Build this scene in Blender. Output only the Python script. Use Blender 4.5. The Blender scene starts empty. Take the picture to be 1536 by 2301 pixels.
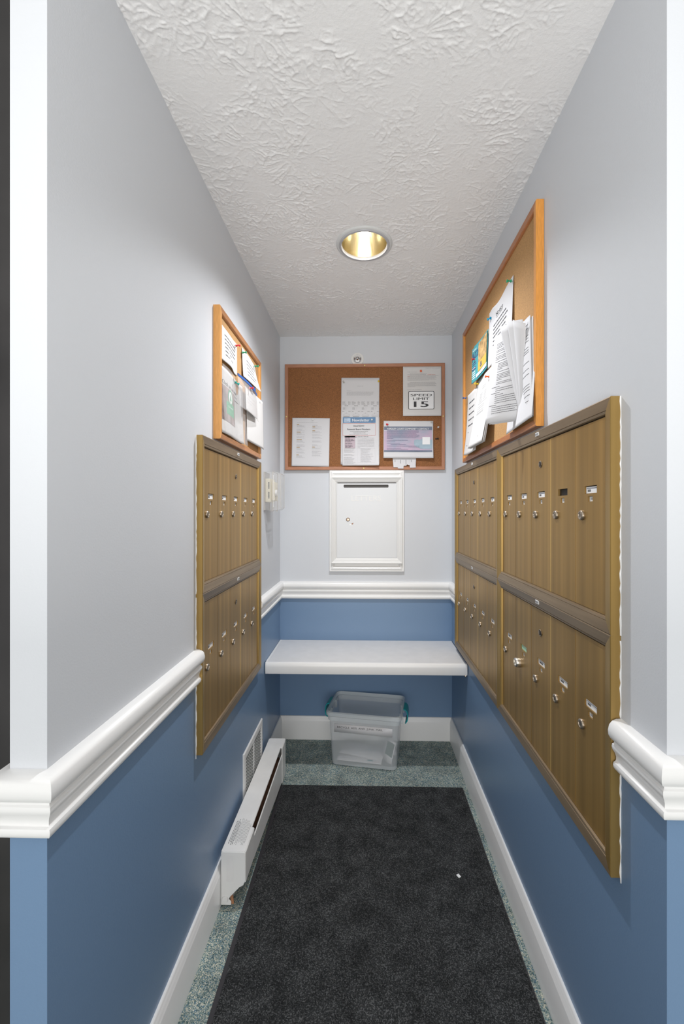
import bpy, math, random
from mathutils import Matrix, Vector
random.seed(7)
R = math.radians
scn = bpy.context.scene
COL = scn.collection

# ------------------------------------------------------------------ camera, world, lights, exposure
FPX = 965.0
cam_d = bpy.data.cameras.new('camera')
cam = bpy.data.objects.new('camera', cam_d); COL.objects.link(cam)
cam_d.sensor_fit = 'HORIZONTAL'; cam_d.sensor_width = 36.0
cam_d.lens = 36.0 * FPX / 1536.0
cam_d.shift_x = -29.0 / 1536.0
cam_d.clip_start = 0.02
cam.location = (0, 0, 1.31)
cam.rotation_euler = (R(90), 0, math.atan(24 / FPX))
scn.camera = cam

scn.view_settings.view_transform = 'Standard'
scn.view_settings.look = 'None'
scn.view_settings.gamma = 1
scn.view_settings.use_curve_mapping = False
scn.view_settings.exposure = 0.12

world = bpy.data.worlds.new('world'); scn.world = world; world.use_nodes = True
bg = world.node_tree.nodes['Background']
bg.inputs[0].default_value = (0.98, 0.985, 1.0, 1); bg.inputs[1].default_value = 0.55

def area(name, loc, rot, sx, sy, power, color):
    l = bpy.data.lights.new(name, 'AREA'); l.shape = 'RECTANGLE'; l.size = sx; l.size_y = sy
    l.energy = power; l.color = color
    o = bpy.data.objects.new(name, l); COL.objects.link(o); o.location = loc; o.rotation_euler = rot
    return o
# broad fill light added behind the camera; no entrance is built there
area('lobby_fill', (0.0, -2.35, 1.05), (R(90), 0, 0), 2.4, 2.0, 52, (1.0, 0.98, 0.945))
# unseen fill light added behind the camera, turned up to brighten the ceiling
area('ceiling_fill', (0.0, -0.45, 1.1), (R(180), 0, 0), 0.7, 0.7, 20, (1.0, 0.98, 0.945))
LAMP_POWER = 60

# ------------------------------------------------------------------ measures of the room
XL, XR, YB, ZC = -0.495, 0.495, 2.4775, 2.325
YL, YR = 0.656, 0.7188
LX, LY = -0.005, 1.629            # recessed lamp

# ------------------------------------------------------------------ materials
MATS = {}
def mat(name, col, rough=0.6, metal=0.0, noise=None, bump=None, spec=0.5, emit=None, alpha=None, **kw):
    """noise=(scale, amount) varies the colour, bump=(scale, strength, distance)"""
    m = bpy.data.materials.new(name); m.use_nodes = True
    nt = m.node_tree; N = nt.nodes; Lk = nt.links
    b = N['Principled BSDF']
    b.inputs['Base Color'].default_value = (*col, 1)
    b.inputs['Roughness'].default_value = rough
    b.inputs['Metallic'].default_value = metal
    b.inputs['Specular IOR Level'].default_value = spec
    tc = N.new('ShaderNodeTexCoord')
    mp = N.new('ShaderNodeMapping'); Lk.new(tc.outputs['Object'], mp.inputs[0])
    mp.inputs['Scale'].default_value = kw.get('stretch', (1, 1, 1))
    if noise:
        n = N.new('ShaderNodeTexNoise'); n.inputs['Scale'].default_value = noise[0]; n.inputs['Detail'].default_value = 4
        Lk.new(mp.outputs[0], n.inputs[0])
        r = N.new('ShaderNodeValToRGB'); Lk.new(n.outputs[0], r.inputs[0])
        c2 = kw.get('col2')
        a = noise[1]
        lo = tuple(x * (1 - a) for x in col) if c2 is None else c2
        hi = tuple(min(1, x * (1 + a)) for x in col) if c2 is None else col
        r.color_ramp.elements[0].position = kw.get('p0', 0.3); r.color_ramp.elements[1].position = kw.get('p1', 0.7)
        r.color_ramp.elements[0].color = (*lo, 1); r.color_ramp.elements[1].color = (*hi, 1)
        Lk.new(r.outputs[0], b.inputs['Base Color'])
    if bump:
        n2 = N.new('ShaderNodeTexNoise'); n2.inputs['Scale'].default_value = bump[0]; n2.inputs['Detail'].default_value = 3
        Lk.new(mp.outputs[0], n2.inputs[0])
        bp = N.new('ShaderNodeBump'); bp.inputs['Strength'].default_value = bump[1]; bp.inputs['Distance'].default_value = bump[2]
        Lk.new(n2.outputs[0], bp.inputs['Height']); Lk.new(bp.outputs[0], b.inputs['Normal'])
    if emit:
        b.inputs['Emission Color'].default_value = (*emit[0], 1); b.inputs['Emission Strength'].default_value = emit[1]
    if alpha is not None:
        tr = N.new('ShaderNodeBsdfTransparent'); mx = N.new('ShaderNodeMixShader'); mx.inputs[0].default_value = alpha
        Lk.new(tr.outputs[0], mx.inputs[1]); Lk.new(b.outputs[0], mx.inputs[2])
        Lk.new(mx.outputs[0], N['Material Output'].inputs[0])
    MATS[name] = m
    return m

mat('paint_upper', (0.628, 0.650, 0.685), 0.6, bump=(260, 0.10, 0.002))
mat('paint_lower', (0.160, 0.257, 0.405), 0.33, bump=(260, 0.12, 0.002))
mat('ceiling_paint', (0.79, 0.785, 0.785), 0.42, bump=(140, 0.25, 0.003))
mat('trim_white', (0.84, 0.84, 0.835), 0.3, bump=(120, 0.05, 0.001))
mat('shelf_white', (0.74, 0.735, 0.73), 0.35, noise=(18, 0.03))
mat('metal_white', (0.76, 0.76, 0.75), 0.38)
mat('heater_white', (0.80, 0.795, 0.78), 0.4, noise=(14, 0.04))
mat('door_white', (0.70, 0.715, 0.73), 0.4)
mat('dark', (0.012, 0.012, 0.013), 0.6)
mat('dark_door', (0.028, 0.026, 0.026), 0.4, noise=(6, 0.3))
mat('ink', (0.055, 0.055, 0.06), 0.8)
mat('slot_grey', (0.07, 0.065, 0.06), 0.5)
mat('ink_grey', (0.31, 0.31, 0.32), 0.8)
mat('ink_light', (0.47, 0.47, 0.49), 0.8)
mat('ink_red', (0.62, 0.10, 0.08), 0.8)
mat('ink_ochre', (0.42, 0.26, 0.07), 0.8)
mat('ink_blue', (0.13, 0.25, 0.42), 0.7)
mat('ink_paleblue', (0.50, 0.62, 0.76), 0.7)
mat('ink_mauve', (0.52, 0.43, 0.48), 0.8)
mat('ink_white', (0.86, 0.87, 0.88), 0.7)
mat('ink_navy', (0.05, 0.07, 0.18), 0.7)
mat('paper', (0.66, 0.66, 0.68), 0.75, bump=(40, 0.08, 0.001))
mat('paper_warm', (0.67, 0.66, 0.65), 0.75, bump=(40, 0.08, 0.001))
mat('teal_print', (0.06, 0.34, 0.38), 0.45)
mat('yellow_print', (0.62, 0.42, 0.08), 0.45)
mat('amber_print', (0.50, 0.32, 0.14), 0.45, noise=(60, 0.5))
mat('darkgreen_print', (0.03, 0.10, 0.08), 0.45, noise=(80, 0.5))
mat('green_badge', (0.10, 0.42, 0.24), 0.6)
mat('photo_print', (0.34, 0.27, 0.26), 0.6, noise=(25, 0.45))
mat('sky_print', (0.34, 0.40, 0.50), 0.6, noise=(9, 0.5), col2=(0.60, 0.42, 0.55), stretch=(1, 1, 1.6))
mat('sky_print_dark', (0.17, 0.20, 0.27), 0.6, noise=(12, 0.15))
mat('sky_print_pale', (0.36, 0.47, 0.55), 0.6, noise=(20, 0.1))
mat('green_card', (0.42, 0.68, 0.52), 0.6)
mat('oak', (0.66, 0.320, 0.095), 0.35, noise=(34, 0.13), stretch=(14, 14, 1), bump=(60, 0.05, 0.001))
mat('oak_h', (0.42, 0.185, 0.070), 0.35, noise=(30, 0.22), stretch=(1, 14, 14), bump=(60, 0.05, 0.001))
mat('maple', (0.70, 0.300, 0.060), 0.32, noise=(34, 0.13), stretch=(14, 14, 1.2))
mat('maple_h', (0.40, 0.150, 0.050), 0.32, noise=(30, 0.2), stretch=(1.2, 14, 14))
mat('brown_frame', (0.42, 0.190, 0.105), 0.45, noise=(20, 0.12), stretch=(6, 6, 1))
mat('brown_frame_h', (0.42, 0.190, 0.105), 0.45, noise=(20, 0.12), stretch=(1, 6, 6))
mat('cork_dark', (0.255, 0.105, 0.036), 0.85, noise=(420, 0.42), bump=(500, 0.3, 0.001))
mat('cork_tan', (0.47, 0.265, 0.105), 0.85, noise=(420, 0.2), bump=(500, 0.2, 0.001))
mat('brass_face', (0.37, 0.228, 0.074), 0.42, 0.6, noise=(4, 0.26), stretch=(7, 1, 0.13), bump=(90, 0.03, 0.0005))
mat('brass_side', (0.37, 0.238, 0.076), 0.38, 0.65, noise=(6, 0.12), stretch=(6, 6, .3))
mat('brass_frame_dim', (0.255, 0.188, 0.118), 0.40, 0.55, noise=(8, 0.15), stretch=(.6, 3, 9), bump=(200, 0.05, 0.0005))  # horizontal rails: same brass, their duller reflection put into the colour
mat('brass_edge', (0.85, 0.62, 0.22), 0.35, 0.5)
mat('nickel', (0.42, 0.36, 0.29), 0.3, 0.9)
mat('nickel_bright', (0.70, 0.66, 0.60), 0.25, 0.9)
mat('chrome', (0.80, 0.80, 0.80), 0.12, 1.0)
mat('bronze', (0.20, 0.11, 0.06), 0.4, 0.7)
mat('rust', (0.30, 0.14, 0.07), 0.8, noise=(120, 0.4))
mat('copper', (0.36, 0.20, 0.13), 0.45, 0.5)
mat('lamp_ring', (0.42, 0.42, 0.44), 0.4)
mat('lamp_ring_outer', (0.60, 0.61, 0.61), 0.5)
mat('cream', (0.76, 0.70, 0.54), 0.45)
mat('brass_screw', (0.75, 0.65, 0.25), 0.3, 0.7)
mat('pin_red', (0.65, 0.02, 0.03), 0.3); mat('pin_green', (0.01, 0.30, 0.14), 0.3)
mat('pin_teal', (0.00, 0.30, 0.26), 0.3); mat('pin_blue', (0.02, 0.10, 0.35), 0.3)
mat('pin_cyan', (0.00, 0.28, 0.48), 0.3); mat('pin_orange', (0.85, 0.13, 0.03), 0.3)
mat('pin_yellow', (0.72, 0.50, 0.03), 0.3); mat('pin_white', (0.80, 0.80, 0.78), 0.3)
mat('pin_clear', (0.62, 0.60, 0.56), 0.15, alpha=0.75); mat('pin_black', (0.02, 0.02, 0.02), 0.3)
mat('teal_plastic', (0.00, 0.30, 0.32), 0.35)
mat('bin_plastic', (0.80, 0.84, 0.87), 0.22, alpha=0.33)
mat('bin_rim', (0.74, 0.80, 0.83), 0.22, alpha=0.5)
mat('clear_plastic', (0.72, 0.72, 0.72), 0.08, alpha=0.16)
mat('clear_edge', (0.66, 0.62, 0.58), 0.15, alpha=0.6)
mat('bag_plastic', (0.72, 0.71, 0.71), 0.12, alpha=0.2)
mat('zip_blue', (0.03, 0.12, 0.42), 0.3)
mat('rubber', (0.028, 0.026, 0.030), 0.6)

def speckle(name, cols, scale, bump, rough=0.95, mott=0.25):
    m = bpy.data.materials.new(name); m.use_nodes = True; nt = m.node_tree; N = nt.nodes; Lk = nt.links
    b = N['Principled BSDF']; b.inputs['Roughness'].default_value = rough; b.inputs['Specular IOR Level'].default_value = 0.1
    tc = N.new('ShaderNodeTexCoord')
    v = N.new('ShaderNodeTexVoronoi'); v.inputs['Scale'].default_value = scale; Lk.new(tc.outputs['Object'], v.inputs[0])
    sp = N.new('ShaderNodeSeparateColor'); Lk.new(v.outputs['Color'], sp.inputs[0])
    r = N.new('ShaderNodeValToRGB'); r.color_ramp.interpolation = 'CONSTANT'; Lk.new(sp.outputs[0], r.inputs[0])
    els = r.color_ramp.elements
    tot = sum(c[1] for c in cols); acc = 0
    for i, (c, wgt) in enumerate(cols):
        e = els[i] if i < 2 else els.new(min(0.999, acc / tot))
        e.position = acc / tot; e.color = (*c, 1); acc += wgt
    n = N.new('ShaderNodeTexNoise'); n.inputs['Scale'].default_value = 14; n.inputs['Detail'].default_value = 5; Lk.new(tc.outputs['Object'], n.inputs[0])
    mr = N.new('ShaderNodeMapRange'); mr.inputs['From Min'].default_value = 0.3; mr.inputs['From Max'].default_value = 0.7
    mr.inputs['To Min'].default_value = 1 - mott; mr.inputs['To Max'].default_value = 1 + mott; Lk.new(n.outputs[0], mr.inputs[0])
    mx = N.new('ShaderNodeVectorMath'); mx.operation = 'SCALE'; Lk.new(r.outputs[0], mx.inputs[0]); Lk.new(mr.outputs[0], mx.inputs['Scale'])
    Lk.new(mx.outputs[0], b.inputs['Base Color'])
    n2 = N.new('ShaderNodeTexNoise'); n2.inputs['Scale'].default_value = scale * 0.6; Lk.new(tc.outputs['Object'], n2.inputs[0])
    bp = N.new('ShaderNodeBump'); bp.inputs['Strength'].default_value = bump; bp.inputs['Distance'].default_value = 0.004
    Lk.new(n2.outputs[0], bp.inputs['Height']); Lk.new(bp.outputs[0], b.inputs['Normal'])
    MATS[name] = m
speckle('carpet', [((0.07, 0.12, 0.13), 3), ((0.19, 0.26, 0.25), 4), ((0.32, 0.37, 0.34), 4), ((0.56, 0.55, 0.46), 3), ((0.11, 0.20, 0.27), 2)], 430, 0.6)
speckle('mat_pile', [((0.020, 0.021, 0.022), 4), ((0.038, 0.040, 0.041), 4), ((0.085, 0.088, 0.090), 2)], 420, 0.8, mott=0.35)

# reflector of the recessed lamp: anodised gold/iridescent metal
m = mat('reflector', (0.78, 0.70, 0.50), 0.24, 1.0, bump=(16, 0.25, 0.01), stretch=(1, 1, 0.05))
mat('bulb_glow', (1, 1, 1), 0.4, emit=((1.0, 0.88, 0.66), 10))

# ------------------------------------------------------------------ mesh builder
class MB:
    def __init__(s): s.v = []; s.f = []; s.m = []; s.mats = []
    def mi(s, name):
        if name not in s.mats: s.mats.append(name)
        return s.mats.index(name)
    def add(s, verts, faces, mt, M=None):
        k = len(s.v); i = s.mi(mt)
        for p in verts:
            p = Vector(p)
            if M is not None: p = M @ p
            s.v.append(tuple(p))
        for f in faces: s.f.append([a + k for a in f]); s.m.append(i)
    def box(s, x0, x1, y0, y1, z0, z1, mt, M=None):
        vs = [(x, y, z) for x in (x0, x1) for y in (y0, y1) for z in (z0, z1)]
        fs = [(0, 1, 3, 2), (4, 6, 7, 5), (0, 4, 5, 1), (2, 3, 7, 6), (0, 2, 6, 4), (1, 5, 7, 3)]
        s.add(vs, fs, mt, M)
    def lathe(s, prof, mt, n=24, axis='z', M=None, cx=0, cy=0, cz=0, caps=True):
        """prof = [(r, h)] revolved about the axis"""
        vs = []; fs = []
        for r, h in prof:
            for k in range(n):
                a = 2 * math.pi * k / n; c, d = r * math.cos(a), r * math.sin(a)
                if axis == 'z': vs.append((cx + c, cy + d, cz + h))
                elif axis == 'y': vs.append((cx + c, cy + h, cz + d))
                else: vs.append((cx + h, cy + c, cz + d))
        for i in range(len(prof) - 1):
            for k in range(n):
                a, b = i * n + k, i * n + (k + 1) % n
                fs.append((a, b, b + n, a + n))
        if caps and prof[0][0] > 1e-6: fs.append(tuple(range(n - 1, -1, -1)))
        if caps and prof[-1][0] > 1e-6: fs.append(tuple(range((len(prof) - 1) * n, len(prof) * n)))
        s.add(vs, fs, mt, M)
    def prism(s, poly, a0, a1, mt, axis='y', M=None):
        """poly: 2-D outline in the other two axes, extruded along axis"""
        def P(u, v, a): return (u, a, v) if axis == 'y' else ((a, u, v) if axis == 'x' else (u, v, a))
        n = len(poly)
        vs = [P(u, v, a0) for u, v in poly] + [P(u, v, a1) for u, v in poly]
        fs = [tuple(range(n)), tuple(range(2 * n - 1, n - 1, -1))] + [(i, (i + 1) % n, (i + 1) % n + n, i + n) for i in range(n)]
        s.add(vs, fs, mt, M)
    def frame(s, x0, x1, z0, z1, prof, mt, sides=(0, 1, 2, 3), M=None):
        """mitred rectangular frame in the xz plane; prof = closed [(inset, out)], front is -y. sides: 0 bottom 1 right 2 top 3 left"""
        n = len(prof)
        def corner(i, ins):
            return [(x0 + ins, z0 + ins), (x1 - ins, z0 + ins), (x1 - ins, z1 - ins), (x0 + ins, z1 - ins)][i]
        for i in sides:
            a, b = i, (i + 1) % 4
            vs = [(corner(a, p[0])[0], -p[1], corner(a, p[0])[1]) for p in prof] + [(corner(b, p[0])[0], -p[1], corner(b, p[0])[1]) for p in prof]
            fs = [(k, (k + 1) % n, (k + 1) % n + n, k + n) for k in range(n)] + [tuple(range(n)), tuple(range(2 * n - 1, n - 1, -1))]
            s.add(vs, fs, mt, M)
    def sweep(s, path, prof, mt, segs=None):
        """profile (out, z) swept along an xy path, out is to the right of travel; mitred"""
        P = [Vector(p) for p in path]; n = len(P); offs = []
        nr = [Vector(((P[i + 1] - P[i]).y, -(P[i + 1] - P[i]).x)).normalized() for i in range(n - 1)]
        for i in range(n):
            if i == 0: offs.append(nr[0])
            elif i == n - 1: offs.append(nr[-1])
            else:
                a, b = nr[i - 1], nr[i]; offs.append((a + b) / (1 + a.dot(b)))
        segs = segs if segs is not None else list(range(n - 1)); k = len(prof)
        idx = sorted({j for q in segs for j in (q, q + 1)})
        vs = []
        for i in idx: vs += [(P[i].x + offs[i].x * o, P[i].y + offs[i].y * o, z) for o, z in prof]
        fs = []
        for q in range(len(idx) - 1):
            for j in range(k):
                a, b = q * k + j, q * k + (j + 1) % k
                fs.append((a, b, b + k, a + k))
        fs.append(tuple(range(k))); fs.append(tuple(range(len(vs) - 1, len(vs) - k - 1, -1)))
        s.add(vs, fs, mt)
    def tube(s, pts, r, mt, n=8, M=None):
        P = [Vector(p) for p in pts]; vs = []; fs = []
        for i, p in enumerate(P):
            d = (P[min(i + 1, len(P) - 1)] - P[max(i - 1, 0)]).normalized()
            u = d.cross(Vector((0.13, 0.31, 0.94))).normalized(); w = d.cross(u)
            for k in range(n):
                a = 2 * math.pi * k / n; vs.append(tuple(p + u * (r * math.cos(a)) + w * (r * math.sin(a))))
        for i in range(len(P) - 1):
            for k in range(n):
                a, b = i * n + k, i * n + (k + 1) % n; fs.append((a, b, b + n, a + n))
        fs.append(tuple(range(n - 1, -1, -1))); fs.append(tuple(range((len(P) - 1) * n, len(P) * n)))
        s.add(vs, fs, mt, M)
    def build(s, name, parent=None, loc=(0, 0, 0), rot=(0, 0, 0), bevel=None, smooth=False, label=None, recalc=True, solid=None):
        me = bpy.data.meshes.new(name); me.from_pydata(s.v, [], s.f)
        for n in s.mats: me.materials.append(MATS[n])
        me.polygons.foreach_set('material_index', s.m)
        me.update(); me.validate()
        if recalc:
            import bmesh
            bm = bmesh.new(); bm.from_mesh(me); bmesh.ops.recalc_face_normals(bm, faces=bm.faces); bm.to_mesh(me); bm.free()
        if smooth: me.polygons.foreach_set('use_smooth', [True] * len(me.polygons))
        o = bpy.data.objects.new(name, me); COL.objects.link(o); o.location = loc; o.rotation_euler = rot
        if parent: o.parent = parent
        if bevel:
            b = o.modifiers.new('bevel', 'BEVEL'); b.width = bevel; b.segments = 2; b.limit_method = 'ANGLE'; b.angle_limit = R(40)
        if smooth:
            try: me.set_sharp_from_angle(angle=R(38))
            except Exception: pass
        if solid:
            sm = o.modifiers.new('thickness', 'SOLIDIFY'); sm.thickness = solid; sm.offset = 0
        if label: o['label'] = label
        return o

def empty(name, loc, rot=(0, 0, 0)):
    o = bpy.data.objects.new(name, None); COL.objects.link(o); o.location = loc; o.rotation_euler = rot; o.empty_display_size = 0.05
    return o
def tag(o, label, cat, group=None):
    o['label'] = label; o['category'] = cat
    if group: o['group'] = group
    return o
def structure(o): o['kind'] = 'structure'; return o
# local frames on the three walls: x to the viewer's right, z up, -y out of the wall
def on_wall(side, a, z, out=0.0):
    if side == 'back': return (a, YB - out, z), 0.0
    if side == 'left': return (XL + out, a, z), R(90)
    return (XR - out, a, z), R(-90)
def wall_empty(name, side, a, z, out=0.0, roll=0.0, tilt=0.0):
    loc, rz = on_wall(side, a, z, out)
    return empty(name, loc, (tilt, roll, rz))

# ------------------------------------------------------------------ lettering
_tc = {}
def text_geo(txt, bold=0.0):
    key = (txt, bold)
    if key in _tc: return _tc[key]
    cu = bpy.data.curves.new('t', 'FONT'); cu.body = txt; cu.size = 1.0; cu.offset = bold; cu.resolution_u = 3
    o = bpy.data.objects.new('t', cu); COL.objects.link(o)
    dg = bpy.context.evaluated_depsgraph_get(); dg.update()
    me = bpy.data.meshes.new_from_object(o.evaluated_get(dg))
    V = [(v.co.x, v.co.y) for v in me.vertices]; F = [tuple(p.vertices) for p in me.polygons]
    bpy.data.objects.remove(o); bpy.data.curves.remove(cu); bpy.data.meshes.remove(me)
    xs = [v[0] for v in V]; ys = [v[1] for v in V]
    x0, x1, y0, y1 = min(xs), max(xs), min(ys), max(ys)
    _tc[key] = (V, F, x0, x1, y0, y1)
    return _tc[key]

class Page:
    """a sheet w x h, s runs right from the left edge, t down from the top; bend(s,t)->(dx,out,dz)"""
    def __init__(p, w, h, bend=None, mt='paper', nx=10, ny=12):
        p.w, p.h, p.bend, p.mt, p.nx, p.ny = w, h, bend, mt, nx, ny
        p.inks = {}
        if bend: p.nx, p.ny = nx * 3, ny * 2
        p.outline = None
    def pt(p, s, t, off=0.0):
        def q(s, t):
            dx, out, dz = p.bend(s, t) if p.bend else (0, 0, 0)
            return Vector((s - p.w / 2 + dx, -out, -t + dz))
        a = q(s, t)
        if off:
            e = 1e-4
            n = (q(s + e, t) - a).cross(a - q(s, t + e))
            n.normalize()
            if p.bend is None: n = Vector((0, -1, 0))
            a = a + n * off
        return a
    def ink(p, part, mt): return p.inks.setdefault(part, (MB(), mt, len(p.inks)))
    def _z(p, part): return 0.0004 + 0.0003 * p.inks[part][2]
    def rect(p, part, mt, s0, t0, s1, t1):
        mb, _, _ = p.ink(part, mt); z = p._z(part)
        n = max(1, int(abs(s1 - s0) / 0.02)) if p.bend else 1
        k = max(1, int(abs(t1 - t0) / 0.02)) if p.bend else 1
        vs = [tuple(p.pt(s0 + (s1 - s0) * i / n, t0 + (t1 - t0) * j / k, z)) for j in range(k + 1) for i in range(n + 1)]
        fs = [(j * (n + 1) + i, (j + 1) * (n + 1) + i, (j + 1) * (n + 1) + i + 1, j * (n + 1) + i + 1) for j in range(k) for i in range(n)]
        mb.add(vs, fs, mt)
    def poly(p, part, mt, pts):
        mb, _, _ = p.ink(part, mt); z = p._z(part)
        mb.add([tuple(p.pt(s, t, z)) for s, t in pts], [tuple(range(len(pts)))], mt)
    def text(p, part, mt, txt, s, t, h, w=None, align='l', bold=0.0, rot=0.0):
        """cap height h, top at t; w forces the width"""
        mb, _, _ = p.ink(part, mt); z = p._z(part)
        V, F, x0, x1, y0, y1 = text_geo(txt, 0.0)
        k = h / 0.70; kx = k if w is None else w / (x1 - x0)
        tw = (x1 - x0) * kx
        ox = s if align == 'l' else (s - tw / 2 if align == 'c' else s - tw)
        cr, sr = math.cos(rot), math.sin(rot)
        for d in ((0.0,) if not bold else (-bold * kx, 0.0, bold * kx)):
            vs = []
            for x, y in V:
                a, b = (x - x0) * kx + d, h - (y) * k
                vs.append(tuple(p.pt(ox + a * cr - b * sr, t + a * sr + b * cr, z + d * .01)))
            mb.add(vs, F, mt)
    def line(p, part, mt, s0, t0, w, th, gap=None, rnd=random):
        """a line of small print: word-long strokes"""
        s = s0
        while s < s0 + w - th:
            L = rnd.uniform(2.0, 7.5) * th * 0.9
            L = min(L, s0 + w - s)
            p.rect(part, mt, s, t0, s + L, t0 + th); s += L + th * 0.75
    def para(p, part, mt, s0, t0, w, n, lh, th, last=0.6, jitter=0.0):
        for i in range(n):
            ww = w * (last if i == n - 1 else 1 - random.random() * (0.06 + jitter))
            p.line(part, mt, s0, t0 + i * lh, ww, th)
    def build(p, name, loc, rotz, roll=0.0, tilt=0.0, label=None, cat='paper', group=None, parent=None):
        mb = MB()
        if p.outline:
            mb.add([tuple(p.pt(s, t)) for s, t in p.outline], [tuple(range(len(p.outline)))], p.mt)
        else:
            nx, ny = p.nx, p.ny
            vs = [tuple(p.pt(p.w * i / nx, p.h * j / ny)) for j in range(ny + 1) for i in range(nx + 1)]
            fs = [(j * (nx + 1) + i, (j + 1) * (nx + 1) + i, (j + 1) * (nx + 1) + i + 1, j * (nx + 1) + i + 1) for j in range(ny) for i in range(nx)]
            mb.add(vs, fs, p.mt)
        o = mb.build(name, parent, loc, (tilt, roll, rotz), smooth=not p.outline, recalc=False, solid=0.00035)
        for part, (m2, mt, _) in p.inks.items():
            m2.build(part.split('#')[0], o, recalc=False)
        if label: tag(o, label, cat, group)
        return o

# ================================================================== SETTING
# floor
b = MB(); b.box(-2.2, 2.2, -2.4, YB + 0.1, -0.06, 0, 'carpet'); structure(b.build('floor'))

# ceiling: brush-stippled plaster as a real height field, with the round hole for the lamp
import numpy as np
b = MB()
CY0 = 0.60
def cq(x0, x1, y0, y1): b.add([(x0, y0, ZC), (x1, y0, ZC), (x1, y1, ZC), (x0, y1, ZC)], [(0, 3, 2, 1)], 'ceiling_paint')
gx0, gx1, gy0_, gy1_ = XL - .004, XR + .004, CY0, YB + .004
cq(-2.2, gx0, -2.4, YB + 0.1); cq(gx1, 2.2, -2.4, YB + 0.1); cq(gx0, gx1, -2.4, CY0); cq(gx0, gx1, gy1_, YB + 0.1)
rs = np.random.RandomState(5)
_L = rs.rand(8, 256, 256)
def vnoise(x, y, k):
    xi = np.floor(x).astype(int); yi = np.floor(y).astype(int); fx = x - xi; fy = y - yi
    fx = fx * fx * (3 - 2 * fx); fy = fy * fy * (3 - 2 * fy); T = _L[k % 8]
    a = T[xi & 255, yi & 255]; c = T[(xi + 1) & 255, yi & 255]; d = T[xi & 255, (yi + 1) & 255]; e = T[(xi + 1) & 255, (yi + 1) & 255]
    return (a * (1 - fx) + c * fx) * (1 - fy) + (d * (1 - fx) + e * fx) * fy
GS = 0.0021
NX, NY = int((gx1 - gx0) / GS) + 1, int((gy1_ - gy0_) / GS) + 1
X, Y = np.meshgrid(np.linspace(gx0, gx1, NX), np.linspace(gy0_, gy1_, NY))
cen = []
for q in range(13):
    for p_ in range(7): cen.append((-.55 + p_ * .18 + (q % 2) * .08 + rs.uniform(-.05, .05), .55 + q * .165 + rs.uniform(-.05, .05)))
Xw = X + .020 * (vnoise(X * 22, Y * 22, 0) - .5); Yw = Y + .020 * (vnoise(X * 22 + 40, Y * 22, 1) - .5)
best = np.full(X.shape, 9.0); TH = np.zeros(X.shape); CID = np.zeros(X.shape)
for i_, (cx_, cy_) in enumerate(cen):
    d_ = np.hypot(Xw - cx_, Yw - cy_) * (0.85 + .3 * ((i_ * 37) % 10) / 10)
    m_ = d_ < best
    best = np.where(m_, d_, best); TH = np.where(m_, np.arctan2(Yw - cy_, Xw - cx_), TH); CID = np.where(m_, i_ * 7.3, CID)
def ridged(fa, fr, k, pw):
    n_ = vnoise((TH + math.pi) / (2 * math.pi) * fa + CID, best * fr + CID, k)
    return np.clip(1 - np.abs(2 * n_ - 1) * 1.25, 0, 1) ** pw
hgt = 1.0 * ridged(22, 30, 2, 7) * np.clip(best / .03, 0, 1) + .75 * ridged(46, 52, 3, 5) * np.clip((best - .03) / .03, 0, 1)
hgt += .55 * np.clip(1 - np.abs(2 * vnoise(X * 95, Y * 95, 4) - 1) * 1.3, 0, 1) ** 4
patch = np.clip((vnoise(X * 9, Y * 9, 5) * .6 + vnoise(X * 26, Y * 26, 6) * .4 - .22) / .4, .10, 1)
hgt = hgt * patch * .0021
rl = np.hypot(X - LX, Y - LY)
hgt *= np.clip((rl - .104) / .02, 0, 1)
VV = np.stack([X, Y, ZC - hgt], -1).reshape(-1, 3)
jx, iy = np.meshgrid(np.arange(NX - 1), np.arange(NY - 1))
a_ = (iy * NX + jx).ravel()
keep = np.hypot((X[:-1, :-1] + X[1:, 1:]) / 2 - LX, (Y[:-1, :-1] + Y[1:, 1:]) / 2 - LY).ravel() > .0975
a_ = a_[keep]; FF = np.stack([a_, a_ + NX, a_ + NX + 1, a_ + 1], -1)
k0 = len(b.v); b.v += [tuple(q) for q in VV.tolist()]; b.f += (FF + k0).tolist(); b.m += [0] * len(FF)
co = b.build('ceiling', recalc=False, smooth=False)
co.data.polygons.foreach_set('use_smooth', [True] * len(co.data.polygons))
structure(co)

# walls: two-tone paint, the change of colour lies behind the chair rail
ZS = 0.86
def wall(name, x0, x1, y0, y1):
    b = MB(); b.box(x0, x1, y0, y1, 0, ZS, 'paint_lower'); b.box(x0, x1, y0, y1, ZS, ZC, 'paint_upper')
    return structure(b.build(name))
wall('wall_left', XL - 0.059, XL, YL, YB + 0.1)
wall('wall_right', XR, XR + 0.12, YR, YB + 0.1)
wall('wall_back', XL, XR, YB, YB + 0.1)
wall('wall_front', XR + 0.12, 2.2, YR, YR + 0.12)

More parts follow.
